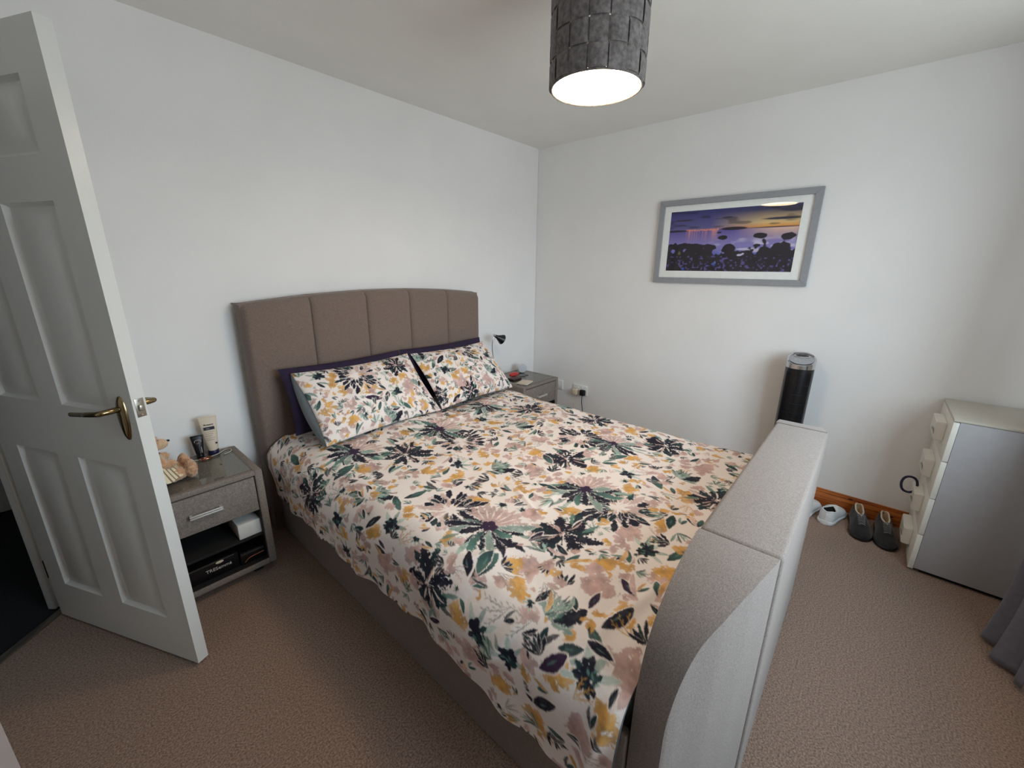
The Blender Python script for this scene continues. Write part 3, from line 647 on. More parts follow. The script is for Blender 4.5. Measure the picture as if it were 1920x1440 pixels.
fl = [('A', 640, 330, .115, -2.2), ('N', 275, 340, .052, 2), ('C', 1130, 140, .085, .3), ('G', 390, 300), ('G', 430, 450), ('G', 560, 510), ('G', 830, 510, .052), ('G', 1190, 270), ('G', 1090, 330), ('G', 350, 700, .045), ('G', 640, 830, .045), ('G', 1280, 600), ('G', 1520, 620), ('T', 780, 740), ('E', 1080, 790, .066, .6), ('N', 1140, 510, .052, 2), ('L', 750, 600, 950, 600), ('L', 1000, 530, 1000, 640), ('L', 1170, 640, 1310, 690), ('L', 300, 620, 285, 720), ('L', 930, 640, 920, 740), ('H', 1320, 410), ('H', 820, 300), ('N', 1590, 610, .045, 1), ('E', 1400, 370, .045, 1)]
fr_ = [('E', 200, 400, .066, 1.5), ('L', 430, 490, 490, 350), ('L', 380, 560, 380, 440), ('G', 560, 430), ('N', 550, 590, .058, 0), ('L', 280, 620, 390, 690), ('G', 290, 560), ('T', 930, 500), ('G', 880, 620, .045), ('L', 900, 350, 1080, 390), ('L', 1120, 430, 1105, 330), ('L', 1270, 440, 1410, 520), ('N', 1215, 295, .052, 0), ('G', 1370, 400), ('E', 1250, 590, .066, .6), ('C', 990, 900, .085, .5), ('G', 960, 290, .048), ('L', 750, 1020, 830, 930), ('G', 680, 700), ('G', 680, 280), ('A', 790, 200, .095, 0), ('H', 830, 820), ('H', 1230, 700), ('C', 530, 910, .06, 1), ('L', 1560, 670, 1680, 770)]
r_ = thing('pillow', 'floral pillow leaning nearer the door, its grey underside showing at the edge', 'pillow', (-1.92, -.40, .62), group=GF)
pillow(r_, (-2.262, -.548, .600), (.715, .02, -.003), (.0, .315, .302), .70, .435, .135, m_print, m_greycase, 280, 175, pill_print((440, 1050), (1280, -410), (-400, -750), .70, .435, fl, 51), 3, .008)
pillow_end(r_, (-2.264, -.548, .600), (0, .315, .302), (0, -.302, .315), .435, .075, m_greycase)
r_ = thing('pillow', 'floral pillow leaning nearer the reading lamp', 'pillow', (-1.2, -.40, .62), group=GF)
pillow(r_, (-1.548, -.525, .598), (.66, .01, -.003), (.0, .295, .295), .655, .42, .13, m_print, m_greycase, 250, 165, pill_print((620, 1080), (1120, -320), (-535, -770), .655, .42, fr_, 71), 9, .006)

# ------------------------------------------------------------------ bedside tables
def bedside(x0, x1, yf, yb, lab, group):
    cx, cy = (x0+x1)/2, (yf+yb)/2; hw, hd = (x1-x0)/2, (yb-yf)/2; zt, zb = .530, .045
    t = thing('bedside_table', lab, 'bedside table', (cx, cy, 0), group=group); F_ = -hd
    bm = bmesh.new(); bbox(bm, -hw, -hw+.032, F_, hd, zb, zt, .006, 3); bbox(bm, hw-.032, hw, F_, hd, zb, zt, .006, 3); bbox(bm, -hw+.03, hw-.03, F_, hd, zb, zb+.028, .004)
    bbox(bm, -hw+.03, hw-.03, F_, F_+.03, zt-.022, zt, .005, 3); bbox(bm, -hw+.03, hw-.03, hd-.03, hd, zt-.022, zt, .005, 3)
    put('carcass', fin(bm), m_ns, t)
    put('back_panel', box(-hw+.03, hw-.03, hd-.014, hd-.004, zb+.026, zt-.02, 0), m_dark, t)
    put('top_panel', box(-hw+.03, hw-.03, F_+.028, hd-.028, zt-.018, zt-.006, 0), m_ns, t)
    put('glass_top', sheet([(-hw+.031, F_+.030, zt+.001), (hw-.031, F_+.030, zt+.001), (hw-.031, hd-.030, zt+.001), (-hw+.031, hd-.030, zt+.001)]), m_tglass, t)
    put('shelf', box(-hw+.03, hw-.03, F_+.02, hd-.02, .196, .208, .002), m_dark, t)
    bm = bmesh.new(); bbox(bm, -hw+.032, -hw+.036, F_+.004, hd-.02, zb+.03, .33, 0); bbox(bm, hw-.036, hw-.032, F_+.004, hd-.02, zb+.03, .33, 0); bbox(bm, -hw+.032, hw-.032, F_+.004, hd-.02, zb+.028, zb+.032, 0)
    put('lining', fin(bm, smooth=0), m_dark, t)
    d = put('drawer', box(-hw+.036, hw-.036, F_+.003, F_+.022, .337, .503, .003), m_ns, t)
    bm = bmesh.new(); bbox(bm, -hw+.045, hw-.045, F_+.022, hd-.04, .345, .48, 0); put('drawer_box', fin(bm, smooth=0), m_dark, t)
    bm = bmesh.new(); bbox(bm, -.058, .058, F_-.020, F_-.012, .412, .418, .001); bbox(bm, -.058, .058, F_-.020, F_-.012, .421, .427, .001)
    for s in (-1, 1): bbox(bm, s*.052-.004, s*.052+.004, F_-.013, F_+.004, .413, .426, 0)
    put('handle', fin(bm), m_bright, d)
    for sx_ in (-1, 1):
        for sy in (-1, 1): put('foot', box(sx_*(hw-.07)-.02, sx_*(hw-.07)+.02, sy*(hd-.07)-.02, sy*(hd-.07)+.02, 0, zb+.001, .002), m_blackm, t)
    return t
GB = 'matching bedside tables either side of the bed'
bedside(-2.966, -2.506, -.4125, -.025, 'taupe fabric bedside table with glass top standing between the door and the bed', GB)
bedside(-.692, -.232, -.450, -.025, 'taupe fabric bedside table with glass top in the far corner past the bed', GB)

# items on the near bedside table
ZG = .5315
def squeeze_tube(root, r0_, ht, wt, m, capm, caph):
    P = np.zeros((28, 12, 3))
    for j in range(12):
        t = j/11; z = caph+(ht-caph)*t; rx = r0_*(1-t)+wt/2*t; ry = r0_*(1-t**1.4)+.0012
        if j == 0: rx *= .92; ry *= .92
        for i in range(28): a = 2*PI*i/28; P[i, j] = (rx*math.cos(a), ry*math.sin(a), z)
    put('body', grid_mesh(P, close_u=True), m, root)
    put('crimp', box(-wt/2, wt/2, -.0012, .0012, ht-.002, ht+.006, .0005), m, root)
    put('cap', lathe([(0, 0), (r0_*.95, 0), (r0_, .002), (r0_, caph-.002), (r0_*.95, caph), (0, caph)], 28), capm, root)
t = thing('lotion_tube', 'tall cream tube with a navy cap and navy label band on the near bedside table', 'tube', (-2.603, -.062, ZG), rz=-.15)
m_ltube = mat('cream_tube', rgb(222, 208, 188), .4, noise=(40, .02)); m_navy = mat('navy_plastic', rgb(32, 30, 66), .4)
squeeze_tube(t, .0225, .185, .072, m_ltube, m_navy, .022)
def onface(name, me, m, par, x, y, z, tilt=.10):
    me.transform(Matrix.Translation((x, y, z)) @ Matrix.Rotation(PI/2-tilt, 4, 'X')); return put(name, me, m, par)
m_ink = mat('dark_ink', rgb(30, 32, 52), .6); m_pale = mat('pale_ink', rgb(210, 205, 200), .6)
onface('lettering', text_mesh('Aveeno', .0125, .0006), m_ink, t, 0, -.0095, .152)
onface('label_band', box(-.021, .021, -.0075, .0075, -.0008, .0008, 0), m_ink, t, 0, -.0125, .134)
onface('lettering', text_mesh('cream', .006, .0006), m_pale, t, -.006, -.0140, .134)
for k in range(5): onface('printed_line', box(-.020+.002*(k % 2), .016-.004*(k % 3), -.0007, .0007, -.0006, .0006, 0), m_ltube if 0 else mat('line_ink', rgb(150, 138, 124), .6) if k == 0 else bpy.data.materials['line_ink'], t, 0, -.0155-.0018*k, .117-.0095*k)
onface('emblem', lathe([(0, 0), (.0045, 0), (.0045, .001), (0, .001)], 16), m_ink, t, .017, -.0205, .058)
t = thing('squeeze_tube', 'small black squeeze tube with pale emblem beside the tall cream tube', 'tube', (-2.658, -.066, ZG), rz=-.1)
squeeze_tube(t, .0155, .105, .050, m_black, m_black, .014)
onface('emblem', tube([(.013*math.cos(a), .008*math.sin(a), 0) for a in np.linspace(-.5, 3.6, 16)], .0009, 6), m_pale, t, 0, -.0085, .082, .15)
onface('emblem', text_mesh('ew', .009, .0005), mat('copper_ink', rgb(190, 150, 135), .5), t, 0, -.0100, .074, .15)
onface('emblem', box(-.001, .001, -.014, .014, -.0006, .0006, 0), m_pale, t, .009, -.0150, .040, .15)
put('charging_cable', tube([Vector(q)+Vector((0, 0, ZG+.0022)) for q in spline([(-2.735, -.075, 0), (-2.70, -.095, 0), (-2.66, -.105, 0), (-2.62, -.10, 0), (-2.585, -.085, 0), (-2.555, -.060, 0), (-2.535, -.075, 0), (-2.545, -.105, 0), (-2.575, -.118, 0)], 8)], .0021, 8), mat('pale_cable', rgb(190, 182, 172), .4), label='thin pale cable curling over the glass of the near bedside table', cat='cable')
t = put('bracelet', tube([(-2.648+.021*math.cos(a), -.118+.012*math.sin(a), ZG+.006+.0015*math.sin(a*3)) for a in np.linspace(0, 2*PI, 28)[:-1]], .0042, 8, True), mat('rose_gold', rgb(190, 130, 110), .22, 1), label='rose gold bracelet lying in front of the small black tube', cat='bracelet')
# teddy bear, facing the bed
m_fur = mat('bear_fur', rgb(222, 178, 140), .95, noise=(90, .35, rgb(188, 136, 98)), bump=(240, .004), sheen=.6)
m_fur2 = mat('bear_muzzle', rgb(214, 180, 144), .95, noise=(90, .2), bump=(240, .003), sheen=.6)
bt = thing('teddy_bear', 'light brown teddy bear in a striped dress sitting on the near bedside table', 'soft toy', (-2.872, -.235, ZG+.001), rz=.05); bt.scale = (1.16, 1.16, 1.16)
sp = [(0, 0, .065, .042, .048, .062), (.012, 0, .150, .042, .044, .040)]
for s in (-1, 1): sp += [(-.002, s*.034, .186, .011, .015, .015), (.058, s*.033, .027, .055, .024, .025), (.118, s*.040, .036, .017, .027, .034), (.030, s*.046, .092, .022, .017, .019), (.055, s*.046, .078, .026, .015, .015)]
put('body', blob(sp, .0042, .0042, 3), m_fur, bt)
put('muzzle', blob([(.052, 0, .143, .026, .022, .019)], .004, .002, 5), m_fur2, bt)
put('nose', lathe([(0, -.004), (.0055, -.002), (.0055, .002), (0, .005)], 14, Matrix.Translation((.078, 0, .149))), m_black, bt)
for s in (-1, 1): put('eye', lathe([(0, -.0035), (.0035, 0), (0, .0035)], 12, Matrix.Translation((.047, s*.017, .163))), m_black, bt)
for s in (-1, 1): put('foot_pad', lathe([(0, 0), (.018, 0), (.015, .003), (0, .005)], 18, Matrix.Translation((.133, s*.040, .037)) @ Matrix.Rotation(PI/2, 4, 'Y')), mat('bear_pad', rgb(204, 140, 108), .9) if s < 0 else bpy.data.materials['bear_pad'], bt)
m_st = mat('striped_cotton', rgb(226, 212, 180), .85); n_ = m_st.node_tree
wv = n_.nodes.new('ShaderNodeTexWave'); wv.wave_type = 'RINGS'; wv.rings_direction = 'Z'; wv.inputs['Scale'].default_value = 0; rp = n_.nodes.new('ShaderNodeValToRGB')
tcn = n_.nodes.new('ShaderNodeTexCoord'); sep = n_.nodes.new('ShaderNodeSeparateXYZ'); at_ = n_.nodes.new('ShaderNodeMath'); at_.operation = 'ARCTAN2'; ml = n_.nodes.new('ShaderNodeMath'); ml.operation = 'MULTIPLY'; ml.inputs[1].default_value = 34; sn = n_.nodes.new('ShaderNodeMath'); sn.operation = 'SINE'
n_.links.new(tcn.outputs['Object'], sep.inputs[0]); n_.links.new(sep.outputs[0], at_.inputs[0]); n_.links.new(sep.outputs[1], at_.inputs[1]); n_.links.new(at_.outputs[0], ml.inputs[0]); n_.links.new(ml.outputs[0], sn.inputs[0]); n_.links.new(sn.outputs[0], rp.inputs[0])
n_.nodes.remove(wv); rp.color_ramp.elements[0].position = .35; rp.color_ramp.elements[0].color = rgb(228, 216, 186); rp.color_ramp.elements[1].position = .6; rp.color_ramp.elements[1].color = rgb(140, 122, 96)
n_.links.new(rp.outputs[0], n_.nodes['Principled BSDF'].inputs['Base Color'])
P = np.zeros((48, 9, 3))
for j in range(9):
    t_ = j/8; R_ = .046+.046*t_**1.2
    for i in range(48):
        a = 2*PI*i/48; q = 1+.06*math.sin(a*9)*t_; P[i, j] = (R_*q*math.cos(a)*.95+.004+.012*t_, R_*q*math.sin(a)*1.0, .112-.088*t_)
put('dress', grid_mesh(P, close_u=True), m_st, bt)
# boxes in the open compartment
put('white_box', box(-2.634, -2.518, -.385, -.17, .2085, .282, .003), m_plate, label='white cardboard box on the shelf of the near bedside table', cat='box')
bx = thing('hairdryer_box', 'black box with silver lettering lying in the bottom of the near bedside table', 'box', (-2.75, -.38, .078))
put('carton', box(-.085, .10, 0, .22, 0, .078, .003), m_black, bx)
me = text_mesh('TRESemm\u00e9', .021, .0005); me.transform(Matrix.Translation((.022, -.0008, .040)) @ Matrix.Rotation(PI/2, 4, 'X')); put('lettering', me, m_pale, bx)
put('silver_edge', box(-.083, .085, -.001, .001, .072, .0745, 0), m_satin, bx)
put('printed_picture', lathe([(0, 0), (.011, 0), (.009, .0008), (0, .001)], 16, Matrix.Translation((.028, -.001, .066)) @ Matrix.Rotation(PI/2, 4, 'X') @ Matrix.Diagonal((1.4, .6, 1, 1))), m_cream, bx)
bx = thing('accessory_box', 'small black box with silver edge and orange stripe beside the lettered box', 'box', (-2.60, -.385, .078))
put('carton', box(-.045, .058, 0, .18, 0, .060, .003), m_black, bx)
put('silver_edge', box(-.040, .054, -.001, .001, .050, .053, 0), m_satin, bx)
put('orange_stripe', tube(spline([(-.030, 0, .010), (-.012, -.0005, .024), (.015, -.0005, .028), (.050, 0, .030)], 6), .0016, 6), mat('orange_ink', rgb(176, 96, 44), .4), bx)

# items on the far bedside table
lt = thing('reading_lamp', 'small bedside reading lamp with black cone shade on a thin bent neck', 'lamp', (-.640, -.13, ZG))
put('base', lathe([(0, 0), (.042, 0), (.043, .006), (.036, .014), (.008, .018), (0, .018)], 28), m_blackm, lt)
put('neck', tube(spline([(0, 0, .016), (-.04, -.01, .12), (-.082, -.02, .23), (-.086, -.02, .31), (-.074, -.022, .362), (-.060, -.022, .372)], 7), .0034, 8), m_steel, lt)
Mh = Matrix.Translation((-.060, -.022, .372)) @ Vector((.86, -.20, -.46)).to_track_quat('Z', 'Y').to_matrix().to_4x4()
sh = put('lamp_shade', lathe([(.010, 0), (.013, .012), (.015, .026), (.026, .050), (.040, .078), (.041, .080), (.038, .0795), (.024, .050), (.012, .028), (0, .026)], 28, Mh), m_black, lt)
put('lamp_cap', lathe([(0, -.014), (.009, -.012), (.012, 0), (.011, .004)], 20, Mh), m_steel, lt)
spk = thing('smart_speaker', 'round pale grey speaker with a flat fabric face on the far bedside table', 'speaker', (-.330, -.125, ZG+.042))
Ms = Vector((-.50, -.86, .05)).to_track_quat('Z', 'Y').to_matrix().to_4x4()
put('body', lathe([(0, -.036), (.026, -.035), (.038, -.022), (.041, 0), (.0415, .016), (.039, .021)], 36, Ms), m_plate, spk)
put('fabric_face', lathe([(.0405, .0165), (.0385, .0215), (.033, .0235), (0, .0245)], 36, Ms), mat('pale_mesh', rgb(196, 200, 208), .9, bump=(500, .0005)), spk)
put('speaker_foot', lathe([(0, -.042), (.02, -.042), (.018, -.034), (0, -.034)], 20), m_black, spk)
put('glasses_case', blob([(-.482, -.165, ZG+.019, .055, .030, .018)], .0035), mat('red_leather', rgb(190, 48, 46), .4, noise=(60, .1)), label='red rounded case beside the round speaker on the far bedside table', cat='case')
put('dark_wallet', box(-.60, -.50, -.27, -.20, ZG+.0005, ZG+.014, .004), mat('brown_leather', rgb(58, 34, 32), .5), label='dark brown wallet on the far bedside table in front of the red case', cat='wallet')
put('headphone_cable', tube([Vector(q)+Vector((0, 0, ZG+.003)) for q in spline([(-.49, -.225, .0), (-.45, -.215, 0), (-.42, -.235, 0), (-.385, -.215, 0), (-.372, -.235, 0)], 7)], .0026, 8), m_black, label='short black cable trailing beside the wallet on the far bedside table', cat='cable')
bk_ = thing('notepad', 'cream notepad lying at the front of the far bedside table', 'notepad', (-.57, -.36, ZG+.0005), rz=.25)
put('pages', box(-.06, .06, -.045, .045, .001, .008, .001), m_cream, bk_); put('cover', box(-.062, .062, -.047, .047, 0, .0012, .0004), m_mount, bk_)

# ------------------------------------------------------------------ wall plates
sp_ = thing('switched_outlet', 'small square white wall plate right beside the far bedside table', 'wall plate', (0, -.305, .392))
put('plate', box(-.010, 0, -.043, .043, -.043, .043, .003), m_plate, sp_); put('rocker', box(-.0125, -.009, -.012, .012, -.02, .02, .001), m_plate, sp_)
ds = thing('double_socket', 'white double wall socket low on the wall past the bed', 'socket', (0, -.532, .384))
put('plate', box(-.010, 0, -.074, .074, -.043, .043, .003), m_plate, ds)
for s in (-1, 1): put('switch', box(-.0135, -.009, s*.022-.006, s*.022+.006, .012, .030, .001), m_plate, ds)
for s in (-1, 1): put('pin_hole', box(-.0104, -.009, s*.048-.003, s*.048+.003, -.005, .006, 0), m_dark, ds)
pg = thing('black_plug', 'black plug with hanging lead in the right half of the socket', 'plug', (-.012, -.572, .370))
put('plug_body', box(-.032, 0, -.024, .024, -.026, .024, .008, 3), m_blackm, pg)
put('lead', tube(spline([(-.02, 0, -.024), (-.022, 0, -.08), (-.018, -.012, -.18), (-.014, -.02, -.30), (-.03, -.03, -.362)], 7), .0033, 8), m_blackm, pg)
pg = thing('cream_plug', 'cream plug with pale lead in the left half of the socket', 'plug', (-.012, -.498, .366))
put('plug_body', box(-.040, 0, -.024, .024, -.026, .024, .008, 3), m_cream, pg)
put('lead', tube(spline([(-.02, 0, -.024), (-.022, .006, -.10), (-.016, .012, -.22), (-.014, .02, -.33), (-.03, .03, -.358)], 7), .003, 8), m_cream, pg)

# ------------------------------------------------------------------ framed seascape
pt = thing('framed_picture', 'grey framed seascape at dusk with white mount hanging on the right wall', 'picture', (0, -1.5703, 1.6002))
hy, hz = .4645, .2715
bm = bmesh.new()
fwid = .036
def mitre(pts, dep):
    o_ = [(-hy, -hz), (hy, -hz), (hy, hz), (-hy, hz)]; i_ = [(-hy+fwid, -hz+fwid), (hy-fwid, -hz+fwid), (hy-fwid, hz-fwid), (-hy+fwid, hz-fwid)]
    for k in range(4):
        l = (k+1) % 4; b2 = bmesh.new()
        q = [o_[k], o_[l], i_[l], i_[k]]; a = [b2.verts.new((-.002, y, z)) for y, z in q]; c = [b2.verts.new((-.026, y, z)) for y, z in q]
        b2.faces.new(a); b2.faces.new(c[::-1])
        for i in range(4): b2.faces.new((a[i], a[(i+1) % 4], c[(i+1) % 4], c[i]))
        bmesh.ops.bevel(b2, geom=[e for e in b2.edges], offset=.0012, segments=1, affect='EDGES')
        put('frame_side', fin(b2), m_frame, pt)
bm.free(); mitre(None, 0)
put('backing', box(-.006, -.002, -hy+.01, hy-.01, -hz+.01, hz-.01, 0), m_dark, pt)
bm = bmesh.new(); py0, py1, pz0, pz1 = -.376, .384, -.190, .197      # photo opening (local y grows to the left of the view)
for a in ((-hy+.02, hy-.02, -hz+.02, pz0), (-hy+.02, hy-.02, pz1, hz-.02), (-hy+.02, py0, pz0, pz1), (py1, hy-.02, pz0, pz1)): bbox(bm, -.012, -.009, a[0], a[1], a[2], a[3], 0)
put('mount', fin(bm, smooth=0), m_mount, pt)
put('glass_pane', sheet([(-.0165, hy-.03, -hz+.03), (-.0165, -hy+.03, -hz+.03), (-.0165, -hy+.03, hz-.03), (-.0165, hy-.03, hz-.03)]), m_glass, pt)
nu, nv = 330, 170; U = np.linspace(0, 1, nu)[:, None]*np.ones((1, nv)); V = np.linspace(0, 1, nv)[None]*np.ones((nu, 1))   # U left->right, V bottom->top
def mixc(a, b_, t): t = np.clip(t, 0, 1)[..., None]; return a*(1-t)+b_*t
C = lambda *c: s2l(c)[None, None]*np.ones((nu, nv, 1))
hz_ = .675; sk_ = np.clip((V-hz_)/(1-hz_), 0, 1)
left_s = mixc(C(112, 108, 164), C(44, 42, 116), sk_**.6); right_s = mixc(mixc(C(232, 150, 48), C(226, 196, 140), sk_/.25), C(56, 58, 96), (sk_-.22)/.6)
sky = mixc(left_s, right_s, (U-.35)/.4)
cl = vnoise(nu, nv, 26, 90)*.6+vnoise(nu, nv, 11, 91)*.4; stn = vnoise(nu, nv*5, 34, 92)[:, ::5]
sky = mixc(sky, sky*.45, (stn-.62)*5*(sk_ > .12))
for (a, b_, c, d) in ((.88, .80, .16, .022), (.95, .93, .13, .05), (.48, .86, .05, .018), (.12, .85, .10, .018)): sky = mixc(sky, C(48, 44, 66), 1.6*(1-((U-a)/c)**2-((V-b_)/d)**2))
wt_ = (hz_-V)/hz_
wat = mixc(mixc(C(96, 84, 160), C(150, 142, 206), wt_*2.2), C(70, 88, 186), (wt_-.35)*3); wat = mixc(wat, C(226, 190, 176), (1-wt_*3.2)*np.clip((U-.55)/.3, 0, 1)*1.1)
wat = mixc(wat, C(206, 200, 226), (vnoise(nu, nv*3, 20, 94)[:, ::3]-.55)*3*np.clip((wt_-.1)*4, 0, 1)*np.clip((U-.3)*3, 0, 1))
refl = .8*np.clip(vnoise(nu, 3, 3.2, 99)[:, :1]*1.6-.5, 0, 1)*np.clip(1-wt_*3.2, 0, 1)*((U > .15) & (U < .42)); wat = mixc(wat, C(236, 160, 150), refl)
im = np.where((V > hz_)[..., None], sky, wat)
ls = vnoise(nu, nv, 2, 95)*((U > .14) & (U < .42))*(np.abs(V-hz_-.006) < .016); im = mixc(im, C(240, 150, 120), ls*1.3)
im = mixc(im, C(34, 24, 44), 3*(1-((U-.54)/.11)**2-((V-hz_-.006)/.028)**2)); im = mixc(im, C(40, 32, 62), 3*(1-((U-.04)/.14)**2-((V-hz_)/.02)**2))
im = mixc(im, C(60, 46, 70), 2*(1-((U-.85)/.3)**2-((V-hz_)/.008)**2))
rk = vnoise(nu, nv, 17, 96)*.6+vnoise(nu, nv, 7, 97)*.4
for (a, b_, c, d) in ((.46, .545, .040, .040), (.43, .625, .022, .016), (.74, .555, .05, .045), (.94, .535, .055, .055), (.12, .40, .22, .07), (.22, .20, .26, .22), (.05, .15, .2, .3), (.85, .22, .2, .22), (.66, .2, .09, .14), (.52, .36, .06, .08), (.55, .22, .09, .13), (.5, -.02, .6, .18), (.9, .05, .25, .2)):
    im = mixc(im, C(26, 20, 34)*(.5+1.3*rk[..., None]), 6*(1-((U-a)/c)**2-((V-b_)/d)**2+(rk-.5)*(2.2 if c > .12 else .9)))
im = mixc(im, C(96, 84, 150), (vnoise(nu, nv, 5, 98)-.66)*5*(V < .26)); im = mixc(im, C(200, 196, 226), 4*(1-((U-.61)/.035)**2-((V-.27)/.025)**2+(rk-.62)*7))
im = mixc(im, C(110, 104, 70), 1.5*(1-((U-.15)/.04)**2-((V-.3)/.06)**2+(rk-.7)*7))
P = np.stack([np.full((nu, nv), -.0092), py1+(py0-py1)*U, pz0+(pz1-pz0)*V], -1); put('photo_print', grid_mesh(P, colors=im, smooth=False), m_pic, pt)

# ------------------------------------------------------------------ chest of drawers
ch = thing('chest_of_drawers', 'silver sided chest of four white drawers standing against the right wall', 'chest of drawers', (-.24, -2.975, 0))
cy = 2.975; cx = .24
def cbox(name, x0, x1, y0, y1, z0, z1, m, par=None, bev=.0015): return put(name, box(x0+cx, x1+cx, y0+cy, y1+cy, z0, z1, bev), m, par or ch)
cbox('side_panel', -.450, -.434, -3.20, -2.746, .022, .781, m_silver); cbox('side_panel', -.046, -.030, -3.20, -2.746, .022, .781, m_silver)
cbox('back_panel', -.434, -.046, -3.20, -3.19, .03, .781, m_silver); cbox('bottom_panel', -.434, -.046, -3.19, -2.75, .022, .038, m_silver)
cbox('top_panel', -.452, -.028, -3.202, -2.724, .7825, .793, m_topl)
cbox('plinth', -.43, -.05, -3.18, -2.77, 0, .0225, m_blackm)
zb_ = [.014, .204, .398, .588, .781]
for k in range(4):
    z0, z1 = zb_[k]+.0015, zb_[k+1]-.003
    d = cbox('drawer', -.450, -.030, -2.745, -2.725, z0, z1, m_white)
    put('drawer_box', box(-.425+cx, -.055+cx, -3.17+cy, -2.745+cy, max(z0+.012, .042), z1-.03, 0), m_white, d)
    bm = bmesh.new(); zt = z1-.040; x0, x1 = -.325+cx, -.155+cx; yb, yt = -2.725+cy, -2.688+cy
    pr = [(yb, zt), (yt, zt-.002), (yt-.003, zt-.090), (yb, zt-.092)]
    a = [bm.verts.new((x0, y, z)) for y, z in pr]; c = [bm.verts.new((x1, y, z)) for y, z in pr]
    bm.faces.new(a); bm.faces.new(c[::-1])
    for i in range(4): bm.faces.new((a[i], a[(i+1) % 4], c[(i+1) % 4], c[i]))
    bmesh.ops.recalc_face_normals(bm, faces=bm.faces[:]); bmesh.ops.bevel(bm, geom=bm.edges[:], offset=.003, segments=2, affect='EDGES')
    put('grip_block', fin(bm), m_white, d)
    put('bow_handle', tube(spline([(-.318+cx, -2.690+cy, zt-.062), (-.305+cx, -2.687+cy, zt-.052), (-.275+cx, -2.686+cy, zt-.048), (-.245+cx, -2.687+cy, zt-.052), (-.232+cx, -2.690+cy, zt-.062)], 6), .0032, 8), m_satin, d)
put('hair_band', tube([(-.215+.004*math.sin(3*a), -2.672-.0+.030*math.cos(a), .352+.045*math.sin(a)) for a in np.linspace(0, 2*PI, 40)[:-1]], .0058, 10, True), mat('navy_cord', rgb(38, 38, 66), .7), label='dark navy loop hanging on the third drawer down of the silver chest', cat='loop')

# ------------------------------------------------------------------ tower fan
fn = thing('tower_fan', 'black tower fan with chrome top standing behind the footboard by the right wall', 'fan', (-.145, -2.10, 0))
put('base', lathe([(0, 0), (.105, 0), (.110, .008), (.104, .020), (.06, .034), (.045, .05), (0, .05)], 40), m_black, fn)
R_ = .071; bm = bmesh.new()
put('column', lathe([(0, .045), (.060, .045), (R_-.002, .06), (R_, .075), (R_, .868), (R_-.003, .872), (0, .872)], 44), m_black, fn)
fa = math.atan2(-.275, -2.88)       # facing the camera side of the room
for k in range(13):
    z = .16+.056*k; put('grille_ring', tube([((R_+.0014)*math.cos(fa+a), (R_+.0014)*math.sin(fa+a), z) for a in np.linspace(-1.0, 1.0, 15)], .0016, 6), m_blackm, fn)
bm = bmesh.new()
for k in range(17):
    a = fa-.95+1.9*k/16; t = bmesh.new(); bbox(t, R_-.002, R_+.0016, -.0012, .0012, .13, .85, 0); t.transform(Matrix.Rotation(a, 4, 'Z')); me = bpy.data.meshes.new('t'); t.to_mesh(me); t.free(); bm.from_mesh(me); bpy.data.meshes.remove(me)
put('grille_slats', fin(bm, smooth=0), m_black, fn)
def ztopf(x, y):   # slanting top, high away from the camera side
    d = -(x*math.cos(fa)+y*math.sin(fa))/R_; return .925+.028*d
bm = bmesh.new(); n = 44; lo, h1, h2, h3 = [], [], [], []
for i in range(n):
    a = 2*PI*i/n; c, s = math.cos(a), math.sin(a); R2 = R_+.0015
    lo.append(bm.verts.new((R2*c, R2*s, .872))); h1.append(bm.verts.new((R2*c, R2*s, ztopf(R2*c, R2*s)-.004))); h2.append(bm.verts.new(((R2-.004)*c, (R2-.004)*s, ztopf(R2*c, R2*s)))); h3.append(bm.verts.new(((R2-.010)*c, (R2-.010)*s, ztopf(R2*c*.85, R2*s*.85)-.003)))
for a, b_ in ((lo, h1), (h1, h2), (h2, h3)):
    for i in range(n): bm.faces.new((a[i], a[(i+1) % n], b_[(i+1) % n], b_[i]))
bm.faces.new(lo[::-1])
put('chrome_collar', fin(bm), m_steel, fn)
bm = bmesh.new(); vs = [bm.verts.new(((R_-.0085)*math.cos(2*PI*i/n), (R_-.0085)*math.sin(2*PI*i/n), ztopf((R_-.01)*math.cos(2*PI*i/n)*.86, (R_-.01)*math.sin(2*PI*i/n)*.86)-.003)) for i in range(n)]; bm.faces.new(vs)
cp = put('control_panel', fin(bm), mat('silver_plastic', rgb(168, 170, 176), .35, .5), fn)
def topdisc(rad, dx, dy, h, m, name, ax=1, ay=1):
    c, s = math.cos(fa), math.sin(fa); x = -dx*c-dy*s; y = -dx*s+dy*c
    tilt = Matrix.Rotation(math.atan(.028/R_), 4, Vector((-s, c, 0)))
    me = lathe([(0, 0), (rad, 0), (rad*.9, h), (0, h)], 18, Matrix.Translation((x, y, ztopf(x, y)-.003)) @ tilt @ Matrix.Rotation(fa, 4, 'Z') @ Matrix.Diagonal((ax, ay, 1, 1))); return put(name, me, m, cp)
topdisc(.030, .032, 0, .0015, m_steel, 'handle_recess', .7, 1.4); topdisc(.024, .034, 0, .0022, m_black, 'carry_slot', .6, 1.5)
for k in range(4): topdisc(.0042, -.022+.004*(k % 2), -.03+.02*k, .002, m_steel, 'button')

